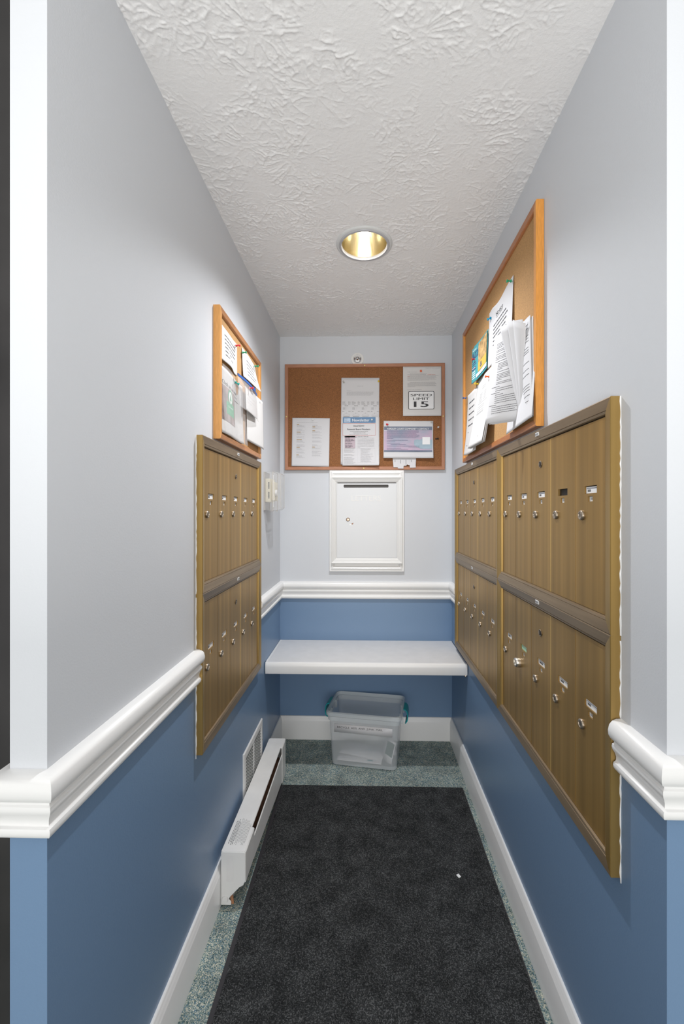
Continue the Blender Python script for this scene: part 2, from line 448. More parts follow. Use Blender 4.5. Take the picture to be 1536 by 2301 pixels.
RAIL = [(0, .910), (.010, .9095), (.018, .906), (.0235, .899), (.026, .889), (.0255, .880), (.022, .873), (.017, .869), (.0145, .867), (.0145, .864), (.018, .862), (.019, .857), (.0175, .851),
        (.013, .844), (.0105, .837), (.0105, .831), (.012, .828), (.0150, .8265), (.0165, .822), (.0155, .816), (.012, .8115), (0, .810)]
BASE = [(0, .133), (.005, .133), (.0075, .130), (.0080, .124), (.0110, .120), (.0120, .113), (.0135, .110), (.0145, .107), (.0145, 0.0005), (0, 0.0005)]
YM_L0, YM_L1, YM_R0, YM_R1 = 1.2416, 1.9487, 0.846, 2.3066     # mailbox spans
def trim(name, path, prof, segs=None, sm=True):
    b = MB(); b.sweep(path, prof, 'trim_white', segs); return structure(b.build(name, smooth=sm))
trim('trim_1', [(XL - 0.059, 0.80), (XL - 0.059, YL), (XL, YL), (XL, YM_L0 + 0.002)], RAIL)
trim('trim_2', [(XL, YM_L1 - 0.001), (XL, YB), (XR, YB), (XR, YM_R1)], RAIL)
trim('trim_3', [(XR, YM_R0 - 0.002), (XR, YR), (2.0, YR)], RAIL)
bp = [(XL - 0.059, 0.80), (XL - 0.059, YL), (XL, YL), (XL, YB), (XR, YB), (XR, YR), (2.0, YR)]
trim('baseboard_left', bp, BASE, [0, 1, 2]); trim('baseboard_back', bp, BASE, [3]); trim('baseboard_right', bp, BASE, [4, 5])
# dark door just past the end of the left partition
b = MB(); b.box(-1.55, XL - 0.0835, 0.80, 0.845, 0.004, 2.30, 'dark_door')
for z0, z1 in ((0.2, 0.95), (1.1, 1.95)): b.frame(-1.45, -0.70, z0, z1, [(0, 0), (0, .004), (.02, .004), (.02, 0)], 'dark_door', M=Matrix.Translation((0, 0.80, 0)))
d = structure(b.build('door_1', bevel=0.002))
b = MB(); b.box(-2.2, -1.55, 0.80, 0.9, 0, ZS, 'paint_lower'); b.box(-2.2, -1.55, 0.80, 0.9, ZS, ZC, 'paint_upper')
b.box(-1.55, XL - 0.059, 0.80, 0.9, 2.30, ZC, 'dark_door'); structure(b.build('wall_lobby'))

# ================================================================== MAILBOXES
LOCK = [(0.0112, 0), (0.0112, .0030), (0.0104, .0046), (0.0092, .0054), (0.0070, .0056), (0.0067, .0044), (0.0, .0044)]
def ylathe(b, prof, mt, cx, cz, y0, n=20):
    b.lathe([(r, y0 - h) for r, h in prof], mt, n, 'y', cx=cx, cz=cz)
def mailbox_unit(side, a, z0, z1, W, label, cards, arrow=True, bigl=None, caulk=False, edge=None):
    zc = 0  # local z origin at the middle of the unit
    H = (z1 - z0) / 2
    r = wall_empty('mailbox_unit', side, a, (z0 + z1) / 2); tag(r, label, 'mailbox', 'brass mailbox units on the side walls')
    FW = 0.030
    prof = [(0, 0), (0, .019), (.002, .020), (.0225, .0165), (.0232, .0150), (.0240, .0160), (.0285, .0145), (FW, .0100), (FW, 0)]
    b = MB(); b.frame(-W / 2, W / 2, -H, H, prof, 'brass_frame_dim', sides=(0,)); b.build('bottom_rail', r)
    b = MB(); b.frame(-W / 2, W / 2, -H, H, prof, 'brass_frame_dim', sides=(2,)); b.build('top_rail', r)
    for sd in (1, 3): b = MB(); b.frame(-W / 2, W / 2, -H, H, prof, 'brass_side', sides=(sd,)); b.build('side_rail', r)
    b = MB(); b.box(-W / 2 + FW - .001, W / 2 - FW + .001, -.004, 0, -H + FW - .001, H - FW + .001, 'dark'); b.build('back_panel', r)
    iw = (W - 2 * FW) / 5; dz = H - FW
    for i in range(5):
        x0 = -W / 2 + FW + i * iw; xc = x0 + iw / 2
        d0, d1 = x0 + .0002, x0 + iw - .0002
        y = -.0095 - random.uniform(0, .0003)
        sw, sh = 0.050, 0.0165; sx, sz = xc + .002, 0.056        # card slot
        nw, nh = 0.019, 0.0115; nx_, nz = xc + .001, 0.036
        b = MB()
        # door face with the two openings cut out
        def cell(xa, xb, za, zb): b.box(xa, xb, y, -.0045, za, zb, 'brass_face')
        zt = dz - .0028; zb_ = -dz + .0008
        cell(d0, d1, sz + sh / 2, zt); cell(d0, sx - sw / 2, sz - sh / 2, sz + sh / 2); cell(sx + sw / 2, d1, sz - sh / 2, sz + sh / 2)
        cell(d0, d1, nz + nh / 2, sz - sh / 2)
        cell(d0, nx_ - nw / 2, nz - nh / 2, nz + nh / 2); cell(nx_ + nw / 2, d1, nz - nh / 2, nz + nh / 2)
        cell(d0, d1, zb_, nz - nh / 2)
        # hinge bead on one edge
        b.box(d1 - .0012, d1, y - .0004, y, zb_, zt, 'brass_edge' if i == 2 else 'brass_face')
        door = b.build('mailbox_door', r)
        # name card
        c = cards[i]
        if c != 'none':
            b = MB(); b.box(sx - sw / 2, sx + sw / 2, -.0062, -.0048, sz - sh / 2, sz + sh / 2 - .002, 'green_card' if c == 'green' else 'ink_white')
            if c != 'green':
                b.box(sx - sw / 2 + .003, sx + sw / 2 - .002, -.0064, -.006, sz + sh / 2 - .0058, sz + sh / 2 - .0048, 'ink_navy')
                s = sx - .018
                for k in range(random.randint(4, 7)):
                    L = random.uniform(.0016, .003); b.box(s, s + L, -.0064, -.006, sz - .0045, sz + .0005, 'ink'); s += L + .0010
            b.build('name_card', door, label='pale green name card' if c == 'green' else None)
        b = MB(); b.box(nx_ - nw / 2, nx_ + nw / 2 , -.0062, -.0048, nz - nh / 2, nz + nh / 2 - .001, 'ink_white')
        for k in range(3): b.box(nx_ - .004 + k * .003, nx_ - .0022 + k * .003, -.0064, -.006, nz - .003, nz + .0025, 'ink_grey')
        b.build('number_card', door)
        # lock
        big = (bigl == i); b = MB(); kk = 1.35 if big else 1.0
        ylathe(b, [(q * kk, h * (2.6 if big else 1.0)) for q, h in LOCK], 'nickel_bright' if big else 'nickel', xc - .034, 0.0, y)
        b.box(xc - .0348, xc - .0332, y - .0046 * (2.6 if big else 1), y - .0042 * (2.6 if big else 1), -.0035, .0035, 'dark')
        b.build('lock', door, smooth=True, label='larger bright replacement lock' if big else None)
    if arrow:
        b = MB(); ylathe(b, [(.0095, 0), (.0095, .001), (.0085, .0016), (.0070, .0012)], 'nickel', 0, .140, -.0105)
        ylathe(b, [(.0068, 0), (.0068, .0019)], 'dark', 0, .140, -.0105)
        b.box(-.0042, -.001, -.0138, -.0125, .136, .144, 'nickel')
        b.build('master_lock', r)
    b = MB(); b.box(-.011, .011, -.0204, -.0185, H - .0145, H - .005, 'ink_white')
    for k in range(4): b.box(-.009 + k * .005, -.0055 + k * .005, -.0212, -.0205, H - .0125, H - .007, 'ink_grey')
    b.build('number_sticker', r)
    if caulk:     # ragged white bead of paint along the near edge
        b = MB(); sx_ = W / 2 if side == 'right' else -W / 2; sg = 1 if side == 'right' else -1
        pts = []
        n = 46
        for k in range(n + 1):
            zz = -H - (.010 if caulk == 'low' else 0) + (2 * H) * k / n
            w_ = random.uniform(.0008, .0022)
            pts.append((zz, w_, random.uniform(.001, .003)))
        vs = []
        for zz, w_, o_ in pts:
            vs += [(sx_, 0.0, zz), (sx_, -o_, zz), (sx_ + sg * w_, -.0008, zz), (sx_ + sg * w_, 0, zz)]
        fs = []
        for k in range(n):
            for j in range(3): fs.append((k * 4 + j, k * 4 + j + 1, k * 4 + j + 5, k * 4 + j + 4))
        b.add(vs, fs, 'trim_white'); b.build('caulk_bead', r)
    return r

Z0, Z1, Z2 = 0.600, 1.070, 1.5355
wl, al = YM_L1 - YM_L0, (YM_L0 + YM_L1) / 2
C5 = ['c'] * 5
mailbox_unit('left', al, Z1, Z2, wl, 'upper brass five-door mailbox unit on the left wall, under its cork board', C5, caulk='up')
mailbox_unit('left', al, Z0, Z1, wl, 'lower brass five-door mailbox unit on the left wall, above the white vent grille', C5, caulk='low')
YM = 1.5623
wn, an = YM - YM_R0, (YM_R0 + YM) / 2
wf, af = YM_R1 - YM, (YM + YM_R1) / 2
mailbox_unit('right', an, Z1, Z2, wn, 'upper near brass mailbox unit on the right wall with one empty name slot', ['c', 'c', 'c', 'none', 'c'], caulk='up')
mailbox_unit('right', an, Z0, Z1, wn, 'lower near brass mailbox unit on the right wall with a green name card', ['c', 'green', 'c', 'c', 'c'], bigl=1, caulk='low')
mailbox_unit('right', af, Z1, Z2, wf, 'upper far brass mailbox unit on the right wall, near the back wall', C5)
mailbox_unit('right', af, Z0, Z1, wf, 'lower far brass mailbox unit on the right wall, beside the white shelf', C5)

# ================================================================== BULLETIN BOARDS
def board(side, a0, a1, z0, z1, label, fw, t, mv, mh, cork, out=0.0, tilt=0.0):
    a = (a0 + a1) / 2; W = a1 - a0; H = z1 - z0
    r = wall_empty('bulletin_board', side, a, z0, out, 0, tilt); tag(r, label, 'bulletin board', 'cork bulletin boards')
    prof = [(0, 0), (0, t - .002), (.002, t), (fw - .003, t - .001), (fw - .001, t - .003), (fw, t - .008), (fw, 0)]
    for s in range(4):
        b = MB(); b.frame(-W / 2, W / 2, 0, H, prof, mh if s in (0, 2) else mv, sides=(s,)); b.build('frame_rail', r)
    b = MB(); b.box(-W / 2 + fw - .002, W / 2 - fw + .002, -(t - .009), -.001, fw - .002, H - fw + .002, cork); b.build('cork_panel', r)
    return r
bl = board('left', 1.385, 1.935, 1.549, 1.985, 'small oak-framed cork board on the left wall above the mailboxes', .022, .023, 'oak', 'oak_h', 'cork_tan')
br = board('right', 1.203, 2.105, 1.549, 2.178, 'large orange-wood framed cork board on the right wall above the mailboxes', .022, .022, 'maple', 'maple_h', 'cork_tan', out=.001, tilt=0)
bb = board('back', -0.464, 0.452, 1.551, 2.1595, 'wide brown-framed dark cork board on the back wall', .020, .015, 'brown_frame', 'brown_frame_h', 'cork_dark', out=.005)
for x, z in ((-.0103, 1.561), (-.0051, 2.149), (-.4545, 1.858), (.442, 1.856)):
    b = MB(); b.lathe([(.0042, 0), (.0042, -.001), (.003, -.0025), (0, -.003)], 'brass_screw', 14, 'y', cx=x + .006, cy=-.015, cz=z - 1.551); b.build('frame_screw', bb)

# ================================================================== PAPERS, BACK BOARD (front of cork is 1.1 cm off the wall)
G = 'papers pinned to the cork boards'
def put(page, name, side, a, ztop, out, label, roll=0.0, cat='notice', tilt=0.0):
    loc, rz = on_wall(side, a, ztop, out)
    return page.build(name, loc, rz, roll, tilt, label, cat, G)
# contact list
p = Page(.216, .279, lambda s, t: (0, .002 + .004 * (t / .279) ** 2 + .001 * math.sin(s * 20), 0))
p.line('printed_text', 'ink_light', .027, .025, .118, .0020)
y1 = [.036, .058, .080, .103, .124, .148, .168, .190, .212]
for k, t in enumerate(y1):
    if k in (0, 2, 4, 6, 8): p.rect('highlight_marks', 'ink_ochre', .027, t, .027 + (.030 if k == 4 else random.uniform(.012, .024)), t + .0034)
    p.para('printed_text', 'ink_light', .027, t + .0052, .048, 4 if k not in (3, 7) else 3, .0036, .0017, 1.0, .45)
for k, t in enumerate([.036, .050, .072, .088, .104, .126, .148, .166, .184, .206]):
    if k in (1, 2, 7): p.rect('highlight_marks', 'ink_ochre', .117, t - .0005, .117 + .016, t + .0030)
    p.para('printed_text', 'ink_light', .117, t + .0045, .055, 3 if k not in (8,) else 5, .0036, .0017, 1.0, .45)
put(p, 'contact_list', 'back', -.3135, 1.8505, .0125, 'white two-column list sheet with yellow-brown highlights, lower left of back board', R(0.9))
# form sheet above the newsletter
p = Page(.218, .498, lambda s, t: (0, .0015, 0))
p.line('printed_text', 'ink_light', .092, .046, .034, .0022); p.line('printed_text', 'ink_light', .031, .0725, .026, .0020)
p.para('printed_text', 'ink_light', .031, .080, .155, 5, .0046, .0020, .9)
for c in range(4):
    s = .007 + c * .0545
    for t in (.136, .140, .144, .148, .152): p.line('printed_text', 'ink_grey', s, t, random.uniform(.012, .024), .0017); p.line('printed_text', 'ink_grey', s + .033, t, .013, .0017)
    for t in (.157, .161): p.line('printed_text', 'ink_grey', s + .013, t, .022, .0020)
    for t in (.169, .173, .177, .181): p.line('printed_text', 'ink_grey', s + .003, t, .014, .0017); p.rect('printed_text', 'ink_light', s + .024, t, s + .026, t + .0015); p.rect('printed_text', 'ink_light', s + .030, t, s + .031, t + .0015)
    for t in (.190, .194): p.line('printed_text', 'ink_grey', s, t, .011, .0017); p.line('printed_text', 'ink_grey', s + .035, t, .012, .0017)
    for k in range(11):
        a = math.pi * (.1 + .8 * k / 10); p.rect('printed_text', 'ink_light', s + .023 + .019 * math.cos(a), .214 - .010 * math.sin(a), s + .0245 + .019 * math.cos(a), .217 - .010 * math.sin(a))
    p.text('printed_text', 'ink_grey', 'f', s + .021, .199, .008); p.para('printed_text', 'ink_light', s + .003, .213, .042, 2, .0035, .0014, 1.0)
    p.rect('printed_text', 'ink', s + .006, .221, s + .042, .2255)
put(p, 'form_sheet', 'back', -.0298, 2.0795, .0122, 'tall white sheet with four small printed forms, pinned above and behind the newsletter', R(0.5))
# second newsletter sheet seen at the right edge, and newsletter
p = Page(.2085, .272, lambda s, t: (0, .0015 + .002 * (t / .27), 0)); 
for k in range(9): p.rect('printed_text', 'ink_grey', .2035, .03 + k * .026, .2060, .036 + k * .026)
put(p, 'newsletter_back_copy', 'back', -.0255, 1.853, .0140, 'white sheet showing only its right edge behind the newsletter')
p = Page(.2085, .281, lambda s, t: (0, .002 + .018 * max(0, (t / .28 - .55)) ** 2 * 3 * (.4 + s / .2) + .006 * max(0, s / .2085 - .8) ** 2 * 25 * (t / .28), 0), nx=14, ny=14)
p.rect('banner', 'ink_blue', .003, .003, .190, .0365)
p.rect('banner_logo', 'ink_paleblue', .010, .0085, .046, .0325)
for k, w_ in enumerate(('Yardley', 'Court', 'Community')): p.text('banner_text', 'ink_navy', w_, .0125, .0105 + k * .0072, .0040)
p.text('banner_title', 'ink_white', 'Newsletter', .0565, .0115, .0165, w=.098, bold=.008)
p.line('banner_title', 'ink_navy', .162, .0315, .018, .0015)
for q in ((.002, .0385, .189, .0395), (.002, .107, .189, .108), (.002, .0385, .003, .108), (.188, .0385, .189, .108)): p.rect('red_box', 'ink_red', *q)
p.text('headline', 'ink', 'WANTED!!!!!', .093, .0495, .0085, w=.062, align='c', bold=.014)
p.text('headline', 'ink', 'Potential Board Members', .093, .0680, .0085, w=.131, align='c', bold=.010)
p.line('printed_text', 'ink_grey', .043, .084, .103, .0018); p.line('printed_text', 'ink_grey', .060, .0925, .072, .0018)
p.text('printed_text', 'ink_grey', 'Please consider giving back to your community.', .093, .1005, .0032, w=.106, align='c')
p.rect('mauve_note', 'ink_mauve', .013, .111, .073, .180); p.rect('mauve_note', 'ink_mauve', .013, .111, .082, .1185)
p.line('note_text', 'ink', .015, .114, .006, .0022)
for t, w_ in ((.121, .030), (.1285, .050), (.136, .052), (.1435, .034), (.1525, .040), (.1615, .040), (.168, .042), (.174, .035)): p.line('note_text', 'ink', .016, t, w_, .0026)
p.line('printed_text', 'ink_grey', .086, .1135, .062, .0026)
for k in range(9): p.line('printed_text', 'ink_light', .086, .1225 + k * .0066, .096 * (.15 if k == 8 else 1), .0015)
for k in range(13): p.line('printed_text', 'ink_light', .104, .1835 + k * .0061, random.uniform(.04, .078), .0015)
for q in ((.086, .1810, .187, .1815), (.086, .2635, .187, .2640), (.086, .1810, .0864, .2640), (.1866, .181, .187, .264)): p.rect('printed_text', 'ink_light', *q)
for k in range(15):
    if k in (4, 7): continue
    p.line('printed_text', 'ink_light', .009, .1845 + k * .0060, random.uniform(.045, .068), .0015)
put(p, 'newsletter', 'back', -.0285, 1.8560, .0165, 'newsletter with blue banner and red-outlined WANTED box, middle of back board')
# speed limit letter
p = Page(.218, .282, lambda s, t: (0, .0015, 0), mt='paper_warm')
p.text('handwriting', 'ink_grey', 'Please do not remove!', .130, .0070, .0045, w=.078, rot=R(1))
p.text('printed_text', 'ink_grey', 'Yardley Court Residents,', .0255, .0295, .0032, w=.056)
for k, w_ in enumerate((.108, .106, .165, .163, .165, .155, .165, .120)):
    p.line('printed_text', 'ink_grey', .0385 if k == 0 else (.038 if k == 2 else .0255), .0405 + k * .0052, w_ if k else .096, .0015)
p.text('red_text', 'ink_red', '15 MPH Speed', .139, .0445, .0038, w=.044); p.text('red_text', 'ink_red', 'Limit', .0255, .0535, .0036, w=.013)
for k, w_ in enumerate((.145, .160, .165, .158, .165, .045)): p.line('printed_text', 'ink_grey', .0385 if k == 0 else .0255, .0895 + k * .0050, w_, .0015)
p.text('printed_text', 'ink_grey', 'Sincerely, Yardley Court HOA Board', .0255, .1305, .0036, w=.080)
def rrect(s0, t0, s1, t1, r, n=5):
    pts = []
    for cx, cy, a0 in ((s1 - r, t0 + r, -90), (s1 - r, t1 - r, 0), (s0 + r, t1 - r, 90), (s0 + r, t0 + r, 180)):
        for k in range(n + 1): a = R(a0 + 90 * k / n); pts.append((cx + r * math.cos(a), cy + r * math.sin(a)))
    return pts
p.poly('sign_border', 'ink', rrect(.030, .141, .1775, .2445, .007)); p.poly('sign_face', 'ink_white', rrect(.0335, .1435, .174, .2420, .005))
p.text('sign_text', 'ink', 'SPEED', .1035, .1560, .0140, w=.121, align='c', bold=.012)
p.text('sign_text', 'ink', 'LIMIT', .1035, .1770, .0140, w=.092, align='c', bold=.012)
p.text('sign_text', 'ink', '15', .1035, .1990, .0320, w=.080, align='c', bold=.020)
put(p, 'speed_limit_letter', 'back', .3225, 2.1405, .0160, 'white letter with a SPEED LIMIT 15 sign, top right of back board')
# tear-off sheet behind the contact sheet
p = Page(.136, .10, lambda s, t: (0, .001 + t * .11 , 0))
p.outline = [(0, 0), (.134, 0), (.134, .052), (.132, .084), (.133, .098), (.099, .099), (.098, .084), (.092, .084), (.084, .080), (.078, .087), (.064, .088), (.062, .104), (.032, .103), (.030, .096), (.006, .096), (.002, .050)]
for k in range(4):
    p.rect('printed_text', 'ink_grey', .013 + k * .031, .052, .0165 + k * .031, .066 + .008 * (k % 3)); p.rect('printed_text', 'ink_light', .031 + k * .033, .050, .0314 + k * .033, .084)
put(p, 'tear_off_sheet', 'back', .221, 1.661, .0125, 'white sheet cut into tear-off tabs hanging below the community contact sheet')
# community contact sheet
p = Page(.282, .213, lambda s, t: (0, .0015 + .010 * (t / .213) ** 2 + (.018 * max(0, (s - .20) / .08) ** 2 * max(0, t / .213 - .5)), 0), nx=14, ny=10)
p.outline = None
p.rect('sky_picture', 'sky_print', .003, .032, .276, .178)
p.rect('sky_picture_top', 'sky_print_dark', .003, .032, .276, .052); p.rect('sky_picture_foot', 'sky_print_dark', .003, .168, .276, .1785)
for k in range(34):
    s_ = .174 + k * .003
    top = min(.116 - .010 * math.sqrt(max(0, 1 - ((s_ - .192) / .018) ** 2)), .112 - .012 * math.sqrt(max(0, 1 - ((s_ - .228) / .022) ** 2)), .118 - .010 * (s_ > .25))
    p.rect('pale_clouds', 'sky_print_pale', s_, top, s_ + .003, .130 + .03 * math.sqrt(max(0, min(1, (s_ - .172) / .04))))
p.text('title', 'ink_white', 'YARDLEY COURT COMMUNITY CONTACT', .0195, .0400, .0098, w=.238, bold=.012)
for k, w_ in enumerate((.180, .183, .180, .164, .170, .184, .186, .180, .165, .036)): p.line('printed_text', 'ink_navy', .0195, .0560 + k * .0050, w_, .0013)
for s, t, w_ in ((.0195, .110, .118), (.0195, .119, .046), (.0195, .1275, .075), (.040, .1345, .088), (.0195, .1435, .184), (.142, .150, .062), (.0195, .156, .082), (.0195, .163, .120), (.046, .172, .178)): p.line('printed_text', 'ink_navy', s, t, w_, .0013)
p.rect('title', 'ink_white', .003, .0545, .0185, .0565); p.rect('white_square', 'ink_white', .221, .092, .264, .135)
put(p, 'contact_sheet', 'back', .2440, 1.8300, .0165, 'landscape sheet with pink and blue sky picture titled community contact, lower right of back board', R(0.4))

# ================================================================== PAPERS, LEFT BOARD
CL = .0155
def left_sheet(name, a0, zt, w, h, label, draw, bend, roll=0.0, out=CL, mt='paper_warm', nx=12, ny=10, cat='notice'):
    p = Page(w, h, bend, mt=mt, nx=nx, ny=ny); draw(p); return put(p, name, 'left', a0 + w / 2, zt, out, label, roll, cat)
def dA(p):
    for k, w_ in enumerate((.125, .125, .125, .125, .06, .085)): p.line('printed_text', 'ink', .03, .022 + k * .0135, w_, .0038)
left_sheet('notice_sheet', 1.4065, 1.934, .180, .118, 'white printed half sheet, upper left on the small left cork board', dA, lambda s, t: (0, .001 + .010 * math.sin(s * 16 + .5) ** 2 * (t / .118 + .3), -.010 * math.sin(s * 17) * .4), R(0))
def dB(p):
    for k, w_ in enumerate((.11, .11, .10, .13, .10)): p.line('printed_text', 'ink', .045, .030 + k * .0140, w_, .0034)
left_sheet('notice_sheet', 1.652, 1.948, .210, .113, 'white printed half sheet, upper right on the small left cork board', dB, lambda s, t: (0, .001 + .020 * (t / .113) ** 1.5 * (.3 + s / .2) + .004 * math.sin(s * 20), -.006 * math.sin(s * 14)), R(0.3))
def dC(p):
    p.text('headline', 'ink', 'Check out our new !', .012, .042, .014, w=.175, bold=.02)
    p.line('printed_text', 'ink_grey', .125, .064, .06, .0040)
    p.rect('photo_picture', 'photo_print', .004, .060, .150, .178)
    p.rect('green_sign', 'green_badge', .045, .107, .135, .151)
    p.poly('green_sign_top', 'green_badge', [(.090 + .028 * math.cos(2 * math.pi * k / 20), .088 + .028 * math.sin(2 * math.pi * k / 20)) for k in range(20)])
    p.poly('badge_tree', 'ink_white', [(.090 + .021 * math.cos(2 * math.pi * k / 20), .088 + .021 * math.sin(2 * math.pi * k / 20)) for k in range(20)])
    p.poly('badge_tree_shape', 'green_badge', [(.090, .072), (.101, .098), (.092, .098), (.092, .106), (.088, .106), (.088, .098), (.079, .098)])
    p.text('sign_text', 'ink_white', 'COURT', .090, .120, .006, w=.06, align='c'); p.text('sign_text', 'ink_white', '.....', .090, .135, .004, w=.05, align='c')
    p.line('printed_text', 'ink', .154, .078, .05, .0030)
left_sheet('flyer', 1.4065, 1.797, .252, .224, 'flyer with a green sign picture under Check out our new, on the left board', dC, lambda s, t: (0, .001 + .006 * (t / .22) ** 2 + .003 * math.sin(s * 25), 0), R(0.3), cat='flyer')
# clear sleeve over the flyer
p = Page(.262, .232, lambda s, t: (0, .003 + .010 * (t / .22) ** 2 + .004 * math.sin(s * 25), 0), mt='bag_plastic', nx=14)
put(p, 'plastic_sleeve', 'left', 1.535, 1.800, CL + .0055, 'clear plastic sleeve over the flyer on the left cork board', R(0.3), 'plastic sleeve')
def dD(p): p.text('printed_text', 'ink_grey', 'PM', .170, .012, .007)
left_sheet('plain_sheet', 1.703, 1.810, .228, .214, 'nearly blank white sheet overhanging the lower right of the left board', dD, lambda s, t: (0, .003 + .012 * min(1, s / .19) + .004 * (t / .21), -.004 * s / .2), R(0))
# zip bag
bag = Page(.272, .122, lambda s, t: (0, .004 + .010 * math.sin(math.pi * s / .272) + .010 * (t / .12), 0), mt='bag_plastic', nx=14)
o = put(bag, 'zip_bag', 'left', 1.683, 1.814, .026, 'clear zip bag with a blue zip strip pinned on the left cork board', R(0.5), 'plastic bag')
b = MB()
vs = []; fs = []
for k in range(15):
    s = .272 * k / 14; q = bag.pt(s, .004, .0012)
    for dzz, dy in ((.0, -.0012), (.0085, -.0012), (.0085, .0012), (.0, .0012)): vs.append((q.x, q.y + dy, q.z - .0085 + dzz + .003))
for k in range(14):
    for j in range(4): fs.append((k * 4 + j, k * 4 + (j + 1) % 4, (k + 1) * 4 + (j + 1) % 4, (k + 1) * 4 + j))
b.add(vs, fs, 'zip_blue'); b.build('zip_strip', o, label='blue zip strip')
b = MB(); q = bag.pt(.19, .004, .002); b.box(q.x - .014, q.x + .014, q.y - .004, q.y + .003, q.z - .008, q.z + .006, 'zip_blue'); b.build('zip_slider', o, bevel=.001, label='blue zip slider')
def dE(p):
    p.line('printed_text', 'ink_light', .02, .030, .11, .0016); p.line('printed_text', 'ink_light', .02, .045, .10, .0016); p.line('printed_text', 'ink_light', .02, .058, .07, .0016)
left_sheet('folded_paper', 1.640, 1.798, .165, .095, 'white folded paper held inside the clear zip bag on the left board', dE, lambda s, t: (0, .004 + .006 * (t / .12), 0), R(0.8), out=.0285, cat='paper')

# ================================================================== PAPERS, RIGHT BOARD (local x = -Y)
CR = .0155
def right_put(p, name, yfar, zt, label, roll=0.0, out=CR, cat='notice'):
    loc, rz = on_wall('right', yfar - p.w / 2, zt, out); return p.build(name, loc, rz, roll, 0, label, cat, G)
p = Page(.268, .216, lambda s, t: (0, .001 + .007 * (t / .216) + .010 * math.exp(-((s - .09) / .05) ** 2) * max(0, 1 - t / .05), -.020 * math.exp(-((s - .11) / .06) ** 2) * max(0, 1 - t / .05)), nx=16, ny=12, mt='paper')
p.text('title', 'ink', 'Notice', .094, .036, .019, w=.072, bold=.02)
p.rect('title', 'ink', .094, .059, .166, .061)
for k, w_ in enumerate((.150, .160, .150, .140, .150, .150)): p.line('printed_text', 'ink', .060, .075 + k * .0145, w_, .0042)
right_put(p, 'notice_sheet', 1.6715, 2.078, 'landscape sheet titled Notice, top of the papers on the right cork board', R(-0.2))
# jazz flyers
def jazz(back):
    w, h = .190, .150
    p = Page(w, h, lambda s, t: (0, .012 - (.004 if back else .009) * (s / w) + .003 * math.sin(s * 22) + .004 * (t / h), -.008 * math.sin(s * 18)), mt='teal_print', nx=12)
    p.line('printed_text', 'ink_white', .012, .010, .060, .0035)
    p.text('title', 'ink_navy', 'JAZZ', .008, .022, .027, w=.088, bold=.05)
    p.line('printed_text', 'ink_navy', .012, .064, .060, .0045); p.line('printed_text', 'ink_navy', .012, .072, .060, .0045)
    p.rect('date_band', 'ink_navy', .010, .084, .068, .096); p.line('date_text', 'ink_white', .014, .088, .050, .003)
    for k in range(4): p.line('printed_text', 'ink_white', .012, .102 + k * .009, .050, .004)
    p.rect('amber_picture', 'amber_print' if not back else 'darkgreen_print', .100, .006, .188, .085); p.rect('yellow_panel', 'yellow_print' if not back else 'darkgreen_print', .100, .085, .188, .122)
    p.text('panel_text', 'ink_navy', '&', .125, .090, .022, bold=.02); p.rect('white_strip', 'ink_white', .080, .126, .188, .140)
    return p
right_put(jazz(True), 'jazz_flyer', 1.862, 2.020, 'dark teal flyer half hidden behind the JAZZ flyer on the right board', out=CR, roll=R(2), cat='flyer')
right_put(jazz(False), 'jazz_flyer', 1.872, 2.013, 'teal flyer reading JAZZ on the right cork board', out=CR + .006, roll=R(-1), cat='flyer')
# far lower-left sheet
p = Page(.216, .279, lambda s, t: (0, .002 + .018 * (t / .279) ** 2 + .004 * math.sin(s * 15), -.006 * math.sin(s * 14)), mt='paper_warm')
for k in range(5): p.line('printed_text', 'ink', .040, .040 + k * .026, .10, .0055)
for t in (.175, .235): p.rect('printed_text', 'ink', .050, t, .062, t + .004)
right_put(p, 'notice_sheet', 2.022, 1.852, 'curling white sheet at the far bottom corner of the right cork board', R(0.8))
# stack of sheets beside it
def dG(k):
    p = Page(.216, .279, lambda s, t, k=k: (-.030 * (t / .279), .004 - .0012 * k + (.034 - .0020 * k) * (t / .279) ** 1.4, 0), mt='paper_warm')
    if k == 0:
        for t, s, w_ in ((.045, .085, .05), (.052, .085, .05)): p.line('printed_text', 'ink_grey', s, t, w_, .002)
        for t in (.070, .076, .082, .088, .094, .100): p.line('printed_text', 'ink_grey', .060, t, .040, .002); p.line('printed_text', 'ink_grey', .125, t, .030, .002)
        for t in (.108, .120, .128, .138, .146, .150): p.line('printed_text', 'ink_grey', .050, t, .13 if t == .108 else .10, .002)
        p.rect('printed_text', 'ink', .13, .245, .14, .247)
    return p
for k in (3, 2, 1):
    right_put(dG(k), 'sheaf_page', 1.812 - .0015 * k, 1.856, ['', 'second page of the sheaf with the yellow pin on the right board', 'third page of the sheaf with the yellow pin on the right board', 'rearmost page of the sheaf with the yellow pin on the right board'][k], R(1), out=CR + .003, cat='paper')
right_put(dG(0), 'sheaf_front_page', 1.815, 1.857, 'front page of the sheaf hanging from yellow and orange pins on the right board', R(1), out=CR + .004, cat='paper')

